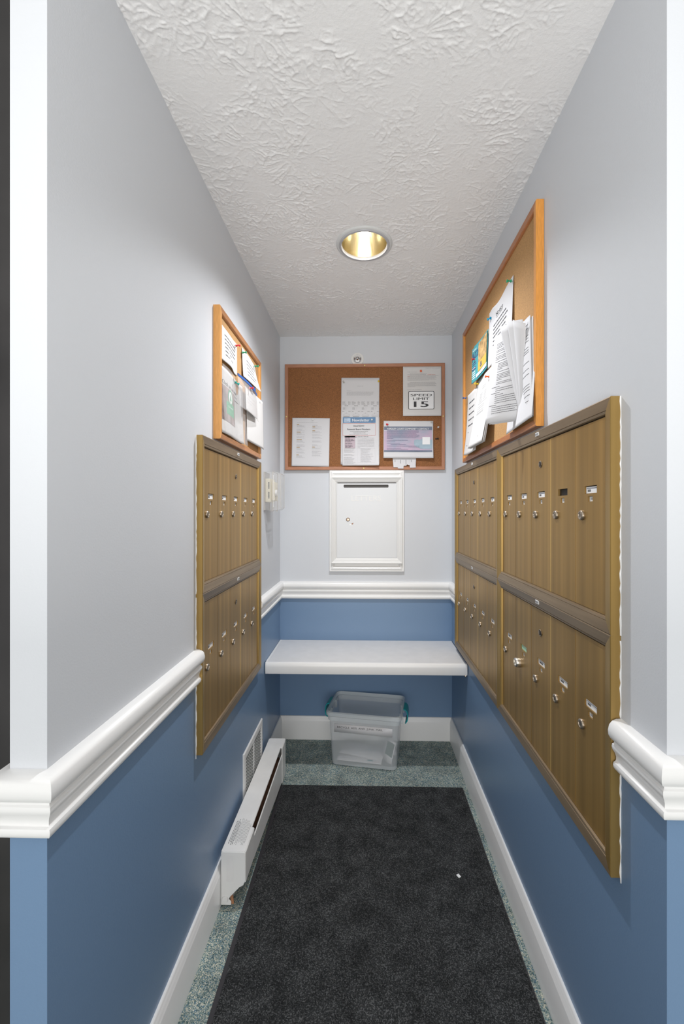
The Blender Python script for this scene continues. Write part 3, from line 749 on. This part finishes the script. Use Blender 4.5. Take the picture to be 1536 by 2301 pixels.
# fanned packet of minutes: ruled sheets between two edge lines, given as (Y, out, z)
def ruled(name, TL, BL, TR, BR, bulge, draw=None, parent=None, w=.205, h=.282, wav=0.0):
    org = Vector((XR, 1.30, 1.73))
    TL, BL, TR, BR = [Vector((XR - q[1], q[0], q[2])) for q in (TL, BL, TR, BR)]
    class RP(Page):
        def pt(p, s, t, off=0.0):
            def q(s, t):
                u = s / p.w; v = t / p.h
                a = TL.lerp(BL, v); c = TR.lerp(BR, v)
                pos = a.lerp(c, u)
                k = 4 * u * (1 - u)
                pos.x -= bulge * k * (0.5 + 0.5 * v); pos.x -= wav * math.sin(math.pi * v) * u
                return pos - org
            a = q(s, t)
            if off:
                e = 1e-4; n = (q(s + e, t) - a).cross(a - q(s, t + e)); n.normalize()
                if n.x > 0: n = -n
                a = a + n * off
            return a
    p = RP(w, h, None, mt='paper', nx=14, ny=14)
    if draw: draw(p)
    mb = MB(); nx, ny = 14, 14
    vs = [tuple(p.pt(w * i / nx, h * j / ny)) for j in range(ny + 1) for i in range(nx + 1)]
    fs = [(j * (nx + 1) + i, (j + 1) * (nx + 1) + i, (j + 1) * (nx + 1) + i + 1, j * (nx + 1) + i + 1) for j in range(ny) for i in range(nx)]
    mb.add(vs, fs, 'paper')
    o = mb.build(name, parent, org if parent is None else (0, 0, 0), (0, 0, 0), smooth=True, recalc=False, solid=.0004)
    for part, (m2, mt, _) in p.inks.items(): m2.build(part, o, recalc=False)
    return o
PK = empty('meeting_minutes_packet', (XR - .02, 1.30, 1.59))
tag(PK, 'thick packet of printed pages fanned open on the right cork board', 'paper', G)
def dH(p):
    p.line('printed_text', 'ink_light', .10, .012, .05, .0015)
    y = .030
    spec = [(.034, 4), (.034, 2), (.034, 1), (.034, 3), (.034, 1), (.056, 5), (.056, 1), (.056, 5), (.056, 2)]
    for s, n in spec:
        for k in range(n): p.line('printed_text', 'ink', s, y, (.195 - s) * (.25 if (k == n - 1 and n > 3) else 1), .0013); y += .0046
        y += .0030
    for s, ls in ((.026, .055), (.056, .12), (.056, .12), (.026, .06), (.056, .05), (.056, .11), (.056, .12), (.056, .12), (.056, .13), (.020, .05), (.040, .15), (.040, .14), (.040, .13), (.040, .14)):
        y += .0010; p.line('printed_text', 'ink', s, y, min(ls, .198 - s), .0015); y += .0054
fans = [  # (top-left, bottom-left, top-right, bottom-right, bulge); the flaps curl over the right side of the front page
    ((1.400, .078, 1.874), (1.400, .109, 1.594), (1.272, .028, 1.872), (1.334, .012, 1.597), .010),
    ((1.392, .066, 1.870), (1.394, .098, 1.591), (1.276, .022, 1.868), (1.336, .009, 1.595), .006),
    ((1.384, .056, 1.868), (1.388, .090, 1.590), (1.280, .018, 1.866), (1.338, .007, 1.594), .003),
    ((1.326, .085, 1.877), (1.334, .020, 1.600), (1.262, .038, 1.870), (1.326, .014, 1.600), .004),
    ((1.293, .073, 1.878), (1.331, .020, 1.602), (1.255, .040, 1.868), (1.320, .012, 1.602), .005),
    ((1.275, .062, 1.876), (1.327, .019, 1.604), (1.245, .036, 1.852), (1.314, .010, 1.604), .007)]
for k, f in enumerate(fans):
    o = ruled('page', *f[:4], f[4], dH if k == 0 else None)
    M_ = o.location.copy(); o.parent = PK; o.location = M_ - PK.location
P2 = empty('printed_packet', (XR - .015, 1.25, 1.59))
tag(P2, 'second printed packet behind the fanned pages, nearest the frame of the right board', 'paper', G)
def dI(p):
    for t in (.020, .030, .050, .058, .066, .084, .092, .098, .125, .145, .160, .190, .198, .206, .220, .236, .242, .248, .254): p.line('printed_text', 'ink', .010, t, .075, .0018)
for k in range(4):
    o = ruled('page', (1.300 - .002 * k, .034 - .004 * k, 1.862), (1.300, .018 - .003 * k, 1.584), (1.236 - .008 * k, .026 - .005 * k, 1.872 - .006 * k), (1.225 - .006 * k, .024 - .005 * k, 1.584), .006, dI if k == 0 else None, w=.10)
    M_ = o.location.copy(); o.parent = P2; o.location = M_ - P2.location
p = Page(.216, .279, lambda s, t: (0, .002 + .016 * (t / .279) ** 2, 0), mt='paper')
right_put(p, 'plain_sheet', 1.437, 1.848, 'blank white sheet whose bottom edge shows below the fanned packet on the right board', R(-3), out=CR)

# ================================================================== PUSH PINS
def pin(side, a, z, out, mt, label, tx=0.0, tz=0.0):
    b = MB()
    b.lathe([(.0009, .004), (.0009, -.002), (.0050, -.002), (.0055, -.0035), (.0035, -.0050), (.0024, -.0070), (.0022, -.0110), (.0030, -.0128), (.0048, -.0145), (.0050, -.0165), (.0040, -.0175), (0, -.0178)], mt, 16, 'y')
    loc, rz = on_wall(side, a, z, out)
    tag(b.build('push_pin', None, loc, (tz, 0, rz + tx), smooth=True), label, 'push pin', 'push pins in the cork boards')
def disc_pin(a, z, out, mt, label):
    b = MB(); b.lathe([(.0009, .004), (.0009, -.001), (.0045, -.001), (.0055, -.0020), (.0050, -.0060), (.0030, -.0080), (0, -.0085)], mt, 16, 'y')
    loc, rz = on_wall('back', a, z, out); tag(b.build('push_pin', None, loc, (0, 0, rz), smooth=True), label, 'push pin', 'push pins in the cork boards')
disc_pin(-.3024, 1.8405, .016, 'pin_white', 'white round pin at the top of the contact list on the back board')
pin('back', -.1233, 2.0510, .0145, 'pin_clear', 'clear push pin at the top left corner of the form sheet', -.3, -.4)
disc_pin(.0744, 2.0585, .0145, 'pin_yellow', 'yellow pin at the top right corner of the form sheet')
disc_pin(.0359, 1.8375, .0195, 'pin_white', 'white pin at the end of the blue newsletter banner')
pin('back', .3146, 2.1165, .0185, 'pin_orange', 'bright orange push pin at the top of the speed limit letter', 0, .5)
pin('back', .1204, 1.8115, .019, 'pin_red', 'red push pin at the top left corner of the community contact sheet', .3, .3)
disc_pin(.3757, 1.8220, .0190, 'pin_clear', 'grey clear pin at the top right corner of the community contact sheet')
pin('back', .4165, 1.7965, .0115, 'pin_clear', 'loose clear push pin in bare cork right of the community contact sheet', -.3, .3)
pin('back', .3990, 1.7285, .0115, 'pin_black', 'small black pin at the right edge of the community contact sheet', 1.1, 0)
pin('left', 1.5641, 1.9210, .018, 'pin_red', 'red push pin near the upper left half sheet on the left board')
pin('left', 1.6489, 1.9270, .018, 'pin_green', 'green push pin at the left corner of the upper right half sheet')
pin('left', 1.8242, 1.9330, .020, 'pin_green', 'green push pin at the right corner of the upper right half sheet')
pin('left', 1.5362, 1.7790, .024, 'pin_teal', 'teal push pin holding the flyer sleeve on the left board', .4, .5)
pin('left', 1.6817, 1.7985, .036, 'pin_red', 'red push pin through the clear zip bag')
pin('right', 1.4103, 2.0620, .019, 'pin_green', 'green push pin at the top near corner of the Notice sheet')
pin('right', 1.6384, 2.0455, .020, 'pin_cyan', 'blue round pin at the far corner of the Notice sheet', -1.0)
pin('right', 1.8206, 1.9535, .030, 'pin_red', 'red push pin in the JAZZ flyer')
pin('right', 2.0290, 1.8450, .022, 'pin_blue', 'dark blue push pin in the far lower sheet by the frame')
pin('right', 1.8033, 1.8450, .023, 'pin_yellow', 'yellow push pin at the top far corner of the sheaf on the right board')
pin('right', 1.6479, 1.8260, .023, 'pin_orange', 'orange push pin at the top near corner of the sheaf on the right board')

# ================================================================== LETTER DROP BOX
r = wall_empty('letter_drop_box', 'back', .006, .968); tag(r, 'white wall-mounted letter drop box with a slot on the back wall', 'letter box')
W2, H2 = .2145, .584
b = MB(); b.frame(-W2, W2, 0, H2, [(0, 0), (0, .012), (.003, .015), (.010, .015), (.012, .018), (.019, .020), (.024, .017), (.032, .013), (.047, .011), (.047, 0)], 'trim_white'); b.build('casing', r)
cx0, cx1, cz0, cz1 = -W2 + .011, W2 - .0105, .0480, H2 - .042
b = MB(); b.frame(cx0, cx1, cz0, cz1, [(0, .004), (0, .030), (.003, .031), (.012, .027), (.013, .0255), (.022, .023), (.023, .0215), (.031, .018), (.031, .004)], 'metal_white'); b.build('collar', r)
dx0, dx1, dz0, dz1 = cx0 + .0325, cx1 - .0325, cz0 + .032, cz1 - .036
b = MB(); b.box(cx0 + .028, cx1 - .028, -.006, 0, cz0 + .028, cz1 - .028, 'dark'); b.build('inner_box', r)
b = MB()
sx0, sx1, sz0, sz1 = -.132, .125, .4815, .4985
b.box(dx0, dx1, -.016, -.008, dz0, sz0, 'door_white'); b.box(dx0, dx1, -.016, -.008, sz1, dz1, 'door_white')
b.box(dx0, sx0, -.016, -.008, sz0, sz1, 'door_white'); b.box(sx1, dx1, -.016, -.008, sz0, sz1, 'door_white')
for sx_, sg in ((sx0, 1), (sx1, -1)):
    for zz, zg in ((sz0, 1), (sz1, -1)):
        rr = .005; pts = [(sx_, zz), (sx_ + sg * rr, zz)] + [(sx_ + sg * rr - sg * rr * math.sin(R(a)), zz + zg * rr - zg * rr * math.cos(R(a))) for a in (18, 36, 54, 72)] + [(sx_, zz + zg * rr)]
        b.prism(pts, -.016, -.008, 'door_white')
dd = b.build('door', r, bevel=None)
b = MB(); b.box(sx0 - .004, sx1 + .004, -.0075, -.0062, sz0 - .004, sz1 + .004, 'slot_grey'); b.build('slot_flap', dd, label='dark flap behind the mail slot')
b = MB(); ylathe(b, [(.0105, 0), (.0105, .002), (.0090, .003), (.0070, .0025)], 'bronze', -.107, .299, -.016); ylathe(b, [(.0068, 0), (.0068, .0028), (.004, .003)], 'nickel', -.107, .299, -.016)
b.box(-.1078, -.1062, -.0196, -.0188, .296, .302, 'dark'); b.build('lock', dd, smooth=False)
b = MB(); V, F, x0, x1, y0, y1 = text_geo('LETTERS', .01)
b.add([(-.087 + (x - x0) / (x1 - x0) * .170, -.0163, .4055 + (y - y0) / (y1 - y0) * .031) for x, y in V], F, 'metal_white'); b.build('embossed_lettering', dd, recalc=False, solid=.0008)
b = MB(); b.prism([(-.088, .275), (-.078, .279), (-.075, .281), (-.079, .272), (-.083, .270)], -.0164, -.0159, 'rust'); b.prism([(-.100, .272), (-.090, .274), (-.085, .268), (-.096, .265)], -.0163, -.0159, 'trim_white'); b.build('paint_chip', dd)

# ================================================================== SPRINKLER above the back board
r = wall_empty('fire_sprinkler', 'back', -.047, 2.1915); tag(r, 'round white recessed sprinkler on the back wall above the cork board', 'sprinkler')
b = MB(); ylathe(b, [(.0365, 0), (.0362, .003), (.033, .0042), (.024, .0040), (.022, .001)], 'metal_white', 0, 0, 0, 40); b.build('escutcheon', r, smooth=True)
b = MB(); ylathe(b, [(.0235, 0), (.0235, .0012)], 'lamp_ring', 0, 0, 0, 32); b.build('recess', r)
b = MB(); ylathe(b, [(.009, .001), (.009, .010), (.006, .014), (.003, .020), (0, .021)], 'chrome', 0, 0, 0, 20)
for sg in (-1, 1): b.tube([(sg * .016, -.002, -.004), (sg * .017, -.010, .004), (sg * .010, -.018, .008), (0, -.021, .006)], .0025, 'chrome')
b.prism([(-.019, .008), (-.012, .016), (.012, .016), (.019, .008), (.014, .004), (-.014, .004)], -.014, -.012, 'chrome')
b.prism([(-.012, -.006), (.012, -.006), (.009, -.018), (-.009, -.018)], -.008, -.006, 'chrome'); b.build('sprinkler_head', r, smooth=True)

# ================================================================== SHELF
SF, ST = 2.090, .570
r = empty('wall_shelf', (0, YB, ST)); tag(r, 'white shelf with rounded front edge spanning the back wall above the clear bin', 'shelf')
b = MB(); b.box(XL + .004, XR - .003, SF + .018 - YB, -.0005, -.020, 0, 'shelf_white'); b.build('shelf_board', r, bevel=.001)
b = MB(); prof = [(SF + .020, -.0225), (SF + .020, .0015), (SF + .012, .0035), (SF + .004, .001), (SF, -.006), (SF - .001, -.018), (SF, -.040), (SF + .002, -.052), (SF + .006, -.054), (SF + .018, -.054), (SF + .018, -.022)]
b.prism([(y - YB, z) for y, z in prof], XL + .004, XR - .003, 'trim_white', axis='x'); b.build('nosing', r, smooth=True)
b = MB(); b.lathe([(.006, 0), (.007, -.004), (.004, -.009), (0, -.010)], 'nickel', 12, cx=XR - .010, cy=SF + .008 - YB, cz=-.052); b.build('end_bracket', r)
b = MB(); b.box(XL + .0005, XL + .010, SF + .03 - YB, -.002, -.012, .0012, 'trim_white'); b.build('caulk_bead', r, bevel=.002)

# ================================================================== CLEAR STORAGE BIN
r = empty('storage_bin', (.007, 2.312, .0), (0, 0, R(-8.9))); tag(r, 'clear plastic bin with teal latches standing open under the shelf', 'bin')
def rr_loop(hx, hy, rad, z, n=6):
    pts = []
    for cx, cy, a0 in ((hx - rad, hy - rad, 0), (-hx + rad, hy - rad, 90), (-hx + rad, -hy + rad, 180), (hx - rad, -hy + rad, 270)):
        for k in range(n + 1): a = R(a0 + 90 * k / n); pts.append((cx + rad * math.cos(a), cy + rad * math.sin(a), z))
    return pts
def shell(b, loops, mt, cap0=True, cap1=False):
    n = len(loops[0]); vs = [q for l in loops for q in l]; fs = []
    for i in range(len(loops) - 1):
        for k in range(n): fs.append((i * n + k, i * n + (k + 1) % n, (i + 1) * n + (k + 1) % n, (i + 1) * n + k))
    if cap0: fs.append(tuple(range(n - 1, -1, -1)))
    if cap1: fs.append(tuple(range(len(vs) - n, len(vs))))
    b.add(vs, fs, mt)
b = MB()
shell(b, [rr_loop(.160, .112, .020, .002), rr_loop(.167, .119, .024, .006), rr_loop(.169, .120, .024, .020), rr_loop(.180, .126, .024, .235), rr_loop(.182, .127, .024, .262)], 'bin_plastic')
b.build('bin_body', r, smooth=True, recalc=False)
b = MB(); shell(b, [rr_loop(.182, .127, .024, .236), rr_loop(.187, .132, .026, .236), rr_loop(.187, .132, .026, .256), rr_loop(.196, .139, .028, .262), rr_loop(.196, .139, .028, .278), rr_loop(.188, .131, .026, .281), rr_loop(.186, .129, .026, .262)], 'bin_rim', False)
for sx_ in (-1, 1):
    for sy in (-.06, .06): b.box(min(sx_ * .178, sx_ * .198), max(sx_ * .178, sx_ * .198), sy - .012, sy + .012, .222, .262, 'bin_rim')
b.build('rim', r, smooth=True, recalc=False)
for sx_ in (-1, 1):
    b = MB(); prof = [(.199, .284), (.210, .282), (.219, .270), (.223, .240), (.220, .222), (.210, .208), (.206, .210), (.214, .224), (.2185, .240), (.2150, .266), (.208, .277), (.197, .279)]
    b.prism([(sx_ * u, v) for u, v in prof], -.042, .042, 'teal_plastic', axis='y'); b.build('latch', r, smooth=True, bevel=.001)
lab = Page(.300, .0440, None, mt='paper'); lab.nx = 2; lab.ny = 2
lab.text('handwriting', 'ink', 'RECYCLE  ADS  AND  JUNK  MAIL', .016, .0120, .0095, w=.235, rot=R(-1.2))
lab.build('taped_label', (-.001, -.1275, .220), 0, R(0.2), .040, parent=r)['label'] = 'handwritten paper strip'
def binpt(x, y, z): 
    a = R(-8.9); return (.007 + x * math.cos(a) - y * math.sin(a), 2.312 + x * math.sin(a) + y * math.cos(a), z)
def flat(name, x, y, z, w, h, rz, tilt, label, draw=None, cat='mail', mt='paper', roll=0.0):
    p = Page(w, h, None, mt=mt); p.nx = p.ny = 2
    if draw: draw(p)
    loc = binpt(x, y, z)
    o = p.build(name, loc, R(-8.9) + rz, roll, -math.pi / 2 + tilt, label, cat, 'mail lying in the clear bin'); return o
def d1(p): p.line('printed_text', 'ink_light', .02, .02, .05, .002); p.text('stamp', 'teal_print', '5.30', .185, .040, .012, w=.05, rot=R(180)) ; p.line('printed_text', 'ink_light', .14, .03, .04, .002); p.rect('postmark', 'ink_grey', .21, .012, .222, .018)
def d2(p): p.line('printed_text', 'ink_light', .03, .05, .08, .002); p.rect('postmark', 'ink_grey', .03, .075, .042, .081); p.rect('stamp', 'teal_print', .16, .080, .19, .088)
flat('envelope', -.030, .018, .0160, .235, .105, R(0), R(3), 'white envelope lying flat at the bottom of the bin, nearest its front', d2)
flat('envelope', -.012, .052, .0260, .235, .105, R(-9), R(4), 'white envelope lying crossed on top in the bin', d1)
def d3(p): p.rect('picture', 'teal_print', .01, .01, .04, .04); p.line('printed_text', 'ink_blue', .05, .02, .06, .004)
flat('mail_card', .085, .078, .0100, .120, .075, R(12), R(1), 'small blue printed card behind the envelopes in the bin', d3)
p = Page(.070, .110, None); p.nx = p.ny = 2; p.rect('green_panel', 'darkgreen_print', .014, .012, .064, .078)
loc = binpt(.134, -.030, .112); p.build('mail_leaflet', loc, R(-8.9) + R(-38), R(4), R(-16), 'green and white leaflet leaning at the right side of the bin', 'mail', 'mail lying in the clear bin')

# ================================================================== BASEBOARD HEATER
HY0, HY1 = 1.413, 2.130; HX0, HX1, HT = -.4795, -.398, .182
r = empty('baseboard_heater', (HX0, HY0, 0)); tag(r, 'long white baseboard heater on the floor along the left wall', 'heater')
def T(x, y): return x - HX0, y - HY0
L_ = HY1 - HY0; Wd = HX1 - HX0
b = MB()   # hood: back, top and front lip
b.prism([(0, HT), (Wd - .012, HT), (Wd - .009, HT - .003), (Wd - .009, HT - .007), (Wd - .011, HT - .007), (Wd - .012, HT - .003), (.002, HT - .003), (.002, .02), (0, .02)], .004, L_ - .004, 'heater_white', axis='y'); b.build('hood', r, bevel=.0008)
b = MB(); pa = [(Wd - .001, 0), (Wd - .001, .146), (Wd - .004, .148), (Wd - .006, .146), (Wd - .003, .143), (Wd - .003, 0)]
b.add([(u, .110, v or .072) for u, v in pa] + [(u, L_ - .004, v or .012) for u, v in pa], [(k, (k + 1) % 6, (k + 1) % 6 + 6, k + 6) for k in range(6)] + [(0, 1, 2, 3, 4, 5), (11, 10, 9, 8, 7, 6)], 'heater_white'); b.build('front_panel', r, bevel=.0006)
for a, c, zq in ((.004, .115, .080), (L_ - .085, L_ - .004, .012)):
    b = MB(); b.prism([(Wd + .0006, zq), (Wd + .0006, HT - .004), (Wd - .003, HT + .0002), (Wd - .013, HT + .0006), (Wd - .013, HT - .001), (Wd - .004, HT - .004), (Wd - .0030, zq)], a, c, 'heater_white'); b.build('access_plate', r, bevel=.0006)
b = MB(); b.tube([(.045, .01, .085), (.045, L_ - .01, .085)], .009, 'copper', 12)
for k in range(95): y = .14 + k * (L_ - .24) / 95; b.box(.018, .064, y, y + .0008, .055, .128, 'copper')
b.build('heating_element', r)
b = MB(); b.box(.004, .030, .006, L_ - .006, .0015, .006, 'heater_white'); b.box(.004, .010, .006, L_ - .006, .0015, .14, 'heater_white'); b.build('base_pan', r)
cap = [(0, .006), (.034, .006), (.034, .018), (.026, .026), (.031, .034), (.062, .066), (.074, .072), (Wd, .088), (Wd, HT - .003), (Wd - .004, HT + .0005), (.004, HT + .0005), (0, HT - .003)]
b = MB(); b.prism(cap, 0, .0035, 'metal_white'); b.build('end_cap', r, bevel=.0015)
b = MB(); b.prism(cap, L_ - .0035, L_, 'metal_white'); b.build('end_cap', r, bevel=.0015)
b = MB(); b.lathe([(.0105, 0), (.0105, -.002), (.009, -.004), (0, -.0045)], 'metal_white', 20, 'y', cx=.014, cy=0, cz=.026); b.build('bolt', r, smooth=True)
b = MB(); b.prism([(.030, .030), (.036, .045), (.040, .030), (.042, .008), (.034, .008)], .0036, .006, 'rust'); b.build('rusty_bracket', r, label='rust-stained bracket')
b = MB(); b.box(.018, .042, -.0006, .0, .085, .168, 'shelf_white'); b.build('tape_patch', r)
b = MB(); rr_ = random.Random(3)
for i in range(13):
    x = .012 + i * .0045; th = .0016 if i < 4 else .0008
    y = .030 + rr_.uniform(0, .03); ye = .15 + rr_.uniform(-.03, .01) if i < 11 else .13
    while y < ye:
        l2 = rr_.uniform(.004, .012); b.box(x, x + th, y, y + l2, HT - .0002, HT + .0003, 'ink'); y += l2 + .002
b.build('warning_text', r)

# ================================================================== VENT GRILLE
gy0, gy1, gz0, gz1 = 1.7198, 2.0307, .138, .330
r = wall_empty('vent_grille', 'left', (gy0 + gy1) / 2, gz0); tag(r, 'white louvred vent grille low on the left wall behind the heater', 'vent')
gw = (gy1 - gy0) / 2; gh = gz1 - gz0 ; zb = 0.0
zb = -.030
b = MB(); b.frame(-gw, gw, zb, gh, [(0, 0), (0, .003), (.003, .006), (.024, .007), (.026, .005), (.026, 0)], 'metal_white'); b.box(-.004, .004, -.006, -.001, zb + .02, gh - .02, 'metal_white'); b.build('grille_frame', r)
b = MB(); b.box(-gw + .02, gw - .02, -.0008, 0, zb + .02, gh - .02, 'dark'); b.build('duct_opening', r)
b = MB(); n = 13
for k in range(n):
    z = zb + .026 + (gh - zb - .052) * (k + .5) / n
    for s in (-1, 1):
        xa, xb = (-gw + .026, -.004) if s < 0 else (.004, gw - .026)
        b.prism([(-.0012, z - .0012), (-.0060, z + .0022), (-.0064, z + .0012), (-.0016, z - .0026)], xa, xb, 'metal_white', axis='x')
b.build('louvers', r)
b = MB(); b.lathe([(.003, 0), (.003, -.001), (0, -.0018)], 'nickel', 12, 'y', cx=gw - .012, cy=-.007, cz=gh / 2); b.build('screw', r)

# ================================================================== THERMOSTAT AND GUARD
ty0, ty1, tz0, tz1 = 2.073, 2.182, 1.318, 1.506; tc_ = (ty0 + ty1) / 2; tw = (ty1 - ty0) / 2; th_ = tz1 - tz0
r = wall_empty('thermostat', 'left', tc_ , tz0 + .040); tag(r, 'cream thermostat with dark vent slots inside the clear guard', 'thermostat')
b = MB(); b.box(-.042, .042, -.034, -.004, 0, .115, 'cream'); o = b.build('body', r, bevel=.003)
b = MB(); b.box(-.034, .038, -.050, -.034, .008, .100, 'cream'); b.build('front_cover', r, bevel=.003)
b = MB()
for z0 in (.018, .066):
    for k in range(5): b.box(-.0424, -.0418, -.026, -.020, z0 + k * .0068, z0 + .0055 + k * .0068, 'dark')
b.build('vent_slots', r, label='dark vent slots')
b = MB(); b.lathe([(.017, 0), (.017, -.008), (.014, -.011), (0, -.011)], 'shelf_white', 20, 'y', cx=-.018, cy=-.050, cz=.045); b.build('dial', r, smooth=True)
r = wall_empty('thermostat_guard', 'left', tc_, tz0); tag(r, 'clear plastic lockable guard box around the thermostat on the left wall', 'guard')
b = MB(); b.box(-tw, tw, -.004, 0, 0, th_, 'clear_edge'); 
b.frame(-tw, tw, 0, th_, [(0, .004), (0, .046), (.002, .046), (.002, .004)], 'clear_plastic'); b.build('base_ring', r)
b = MB(); fo = .0825
b.frame(-tw + .001, tw - .001, .001, th_ - .001, [(0, .047), (0, fo - .012), (.010, fo), (.012, fo), (.0025, fo - .013), (.002, .047)], 'clear_plastic')
b.box(-tw + .011, tw - .011, -fo, -fo + .002, .011, th_ - .011, 'clear_plastic'); b.build('cover', r)
b = MB(); b.frame(-tw - .0005, tw + .0005, -.0005, th_ + .0005, [(0, .044), (0, .047), (.0015, .047), (.0015, .044)], 'clear_edge')
b.frame(-tw + .010, tw - .010, .010, th_ - .010, [(0, fo - .001), (0, fo + .0005), (.0015, fo + .0005), (.0015, fo - .001)], 'clear_edge')
b.frame(-tw + .0005, tw - .0005, .0005, th_ - .0005, [(0, .0), (0, .006), (.001, .006), (.001, 0)], 'clear_edge'); b.build('moulded_edges', r)
b = MB()
for k in range(26):
    z = .016 + k * .006; b.prism([(-.046, z), (-.0505, z + .0035), (-.0505, z + .0055), (-.046, z + .002)], -tw - .0008, -tw + .0002, 'ink_white', axis='x')
b.build('seam_ribs', r)
b = MB(); b.box(-.030, -.010, -.040, -.030, -.005, 0, 'clear_edge'); b.box(-.006, .010, -.058, -.052, -.005, 0, 'clear_edge'); b.build('lock_tab', r)

# ================================================================== RECESSED CEILING LAMP
r = empty('recessed_light', (LX, LY, ZC)); tag(r, 'lit round recessed ceiling lamp with a golden reflector', 'ceiling light')
b = MB(); b.lathe([(.092, .001), (.106, .001), (.106, -.002), (.104, -.0045), (.100, -.0060), (.096, -.0062)], 'lamp_ring_outer', 64, caps=False); b.build('trim_ring', r, smooth=True)
b = MB()
pr = [(.096, -.0062), (.0945, -.0085), (.091, -.0095), (.0868, -.0088), (.0855, -.004), (.0850, .002), (.0900, .004), (.0955, .0)]
n = 64; vs = []; fs = []
for q in pr:
    for k in range(n): a = 2 * math.pi * k / n; vs.append((q[0] * math.cos(a), q[0] * math.sin(a), q[1]))
for i in range(len(pr)):
    j = (i + 1) % len(pr)
    for k in range(n): fs.append((i * n + k, i * n + (k + 1) % n, j * n + (k + 1) % n, j * n + k))
b.add(vs, fs, 'lamp_ring'); b.build('inner_ring', r, smooth=True)
b = MB(); pr = [(.0852, .001)] + [(.0852 - .060 * (k / 12) ** 2.2, .001 + .125 * k / 12) for k in range(1, 13)] + [(0.0, .127)]
b.lathe(pr[::-1], 'reflector', 64, caps=False)
b.build('reflector', r, smooth=True, recalc=False)
b = MB(); b.lathe([(.013, .126), (.013, .095), (.014, .092), (.018, .080), (.020, .066), (.019, .052), (.014, .042), (.008, .038), (0, .037)], 'bulb_glow', 32); b.build('bulb', r, smooth=True)
l = bpy.data.lights.new('lamp_light', 'SPOT'); l.energy = LAMP_POWER; l.color = (0.95, 0.97, 1.0); l.shadow_soft_size = .02; l.spot_size = R(138); l.spot_blend = 1.0
lo = bpy.data.objects.new('lamp_light', l); COL.objects.link(lo); lo.location = (0, 0, .022); lo.parent = r

# ================================================================== FLOOR MAT AND SCRAP
r = empty('floor_mat', (.0265, 0, 0)); tag(r, 'long black floor mat on the speckled carpet down the corridor', 'mat')
b = MB(); b.box(-.4325, .4335, -1.0, 2.046, .001, .005, 'rubber'); b.build('rubber_backing', r, bevel=.0015)
b = MB(); b.box(-.418, .428, -.985, 2.040, .004, .010, 'mat_pile'); b.build('carpet_pile', r, bevel=.002)
b = MB(); b.box(-.005, .005, -.007, .007, 0, .003, 'ink_white')
tag(b.build('paper_scrap', None, (.3318, 1.5414, .0101), (0, 0, .5), bevel=.001), 'tiny white scrap lying on the black mat', 'scrap')
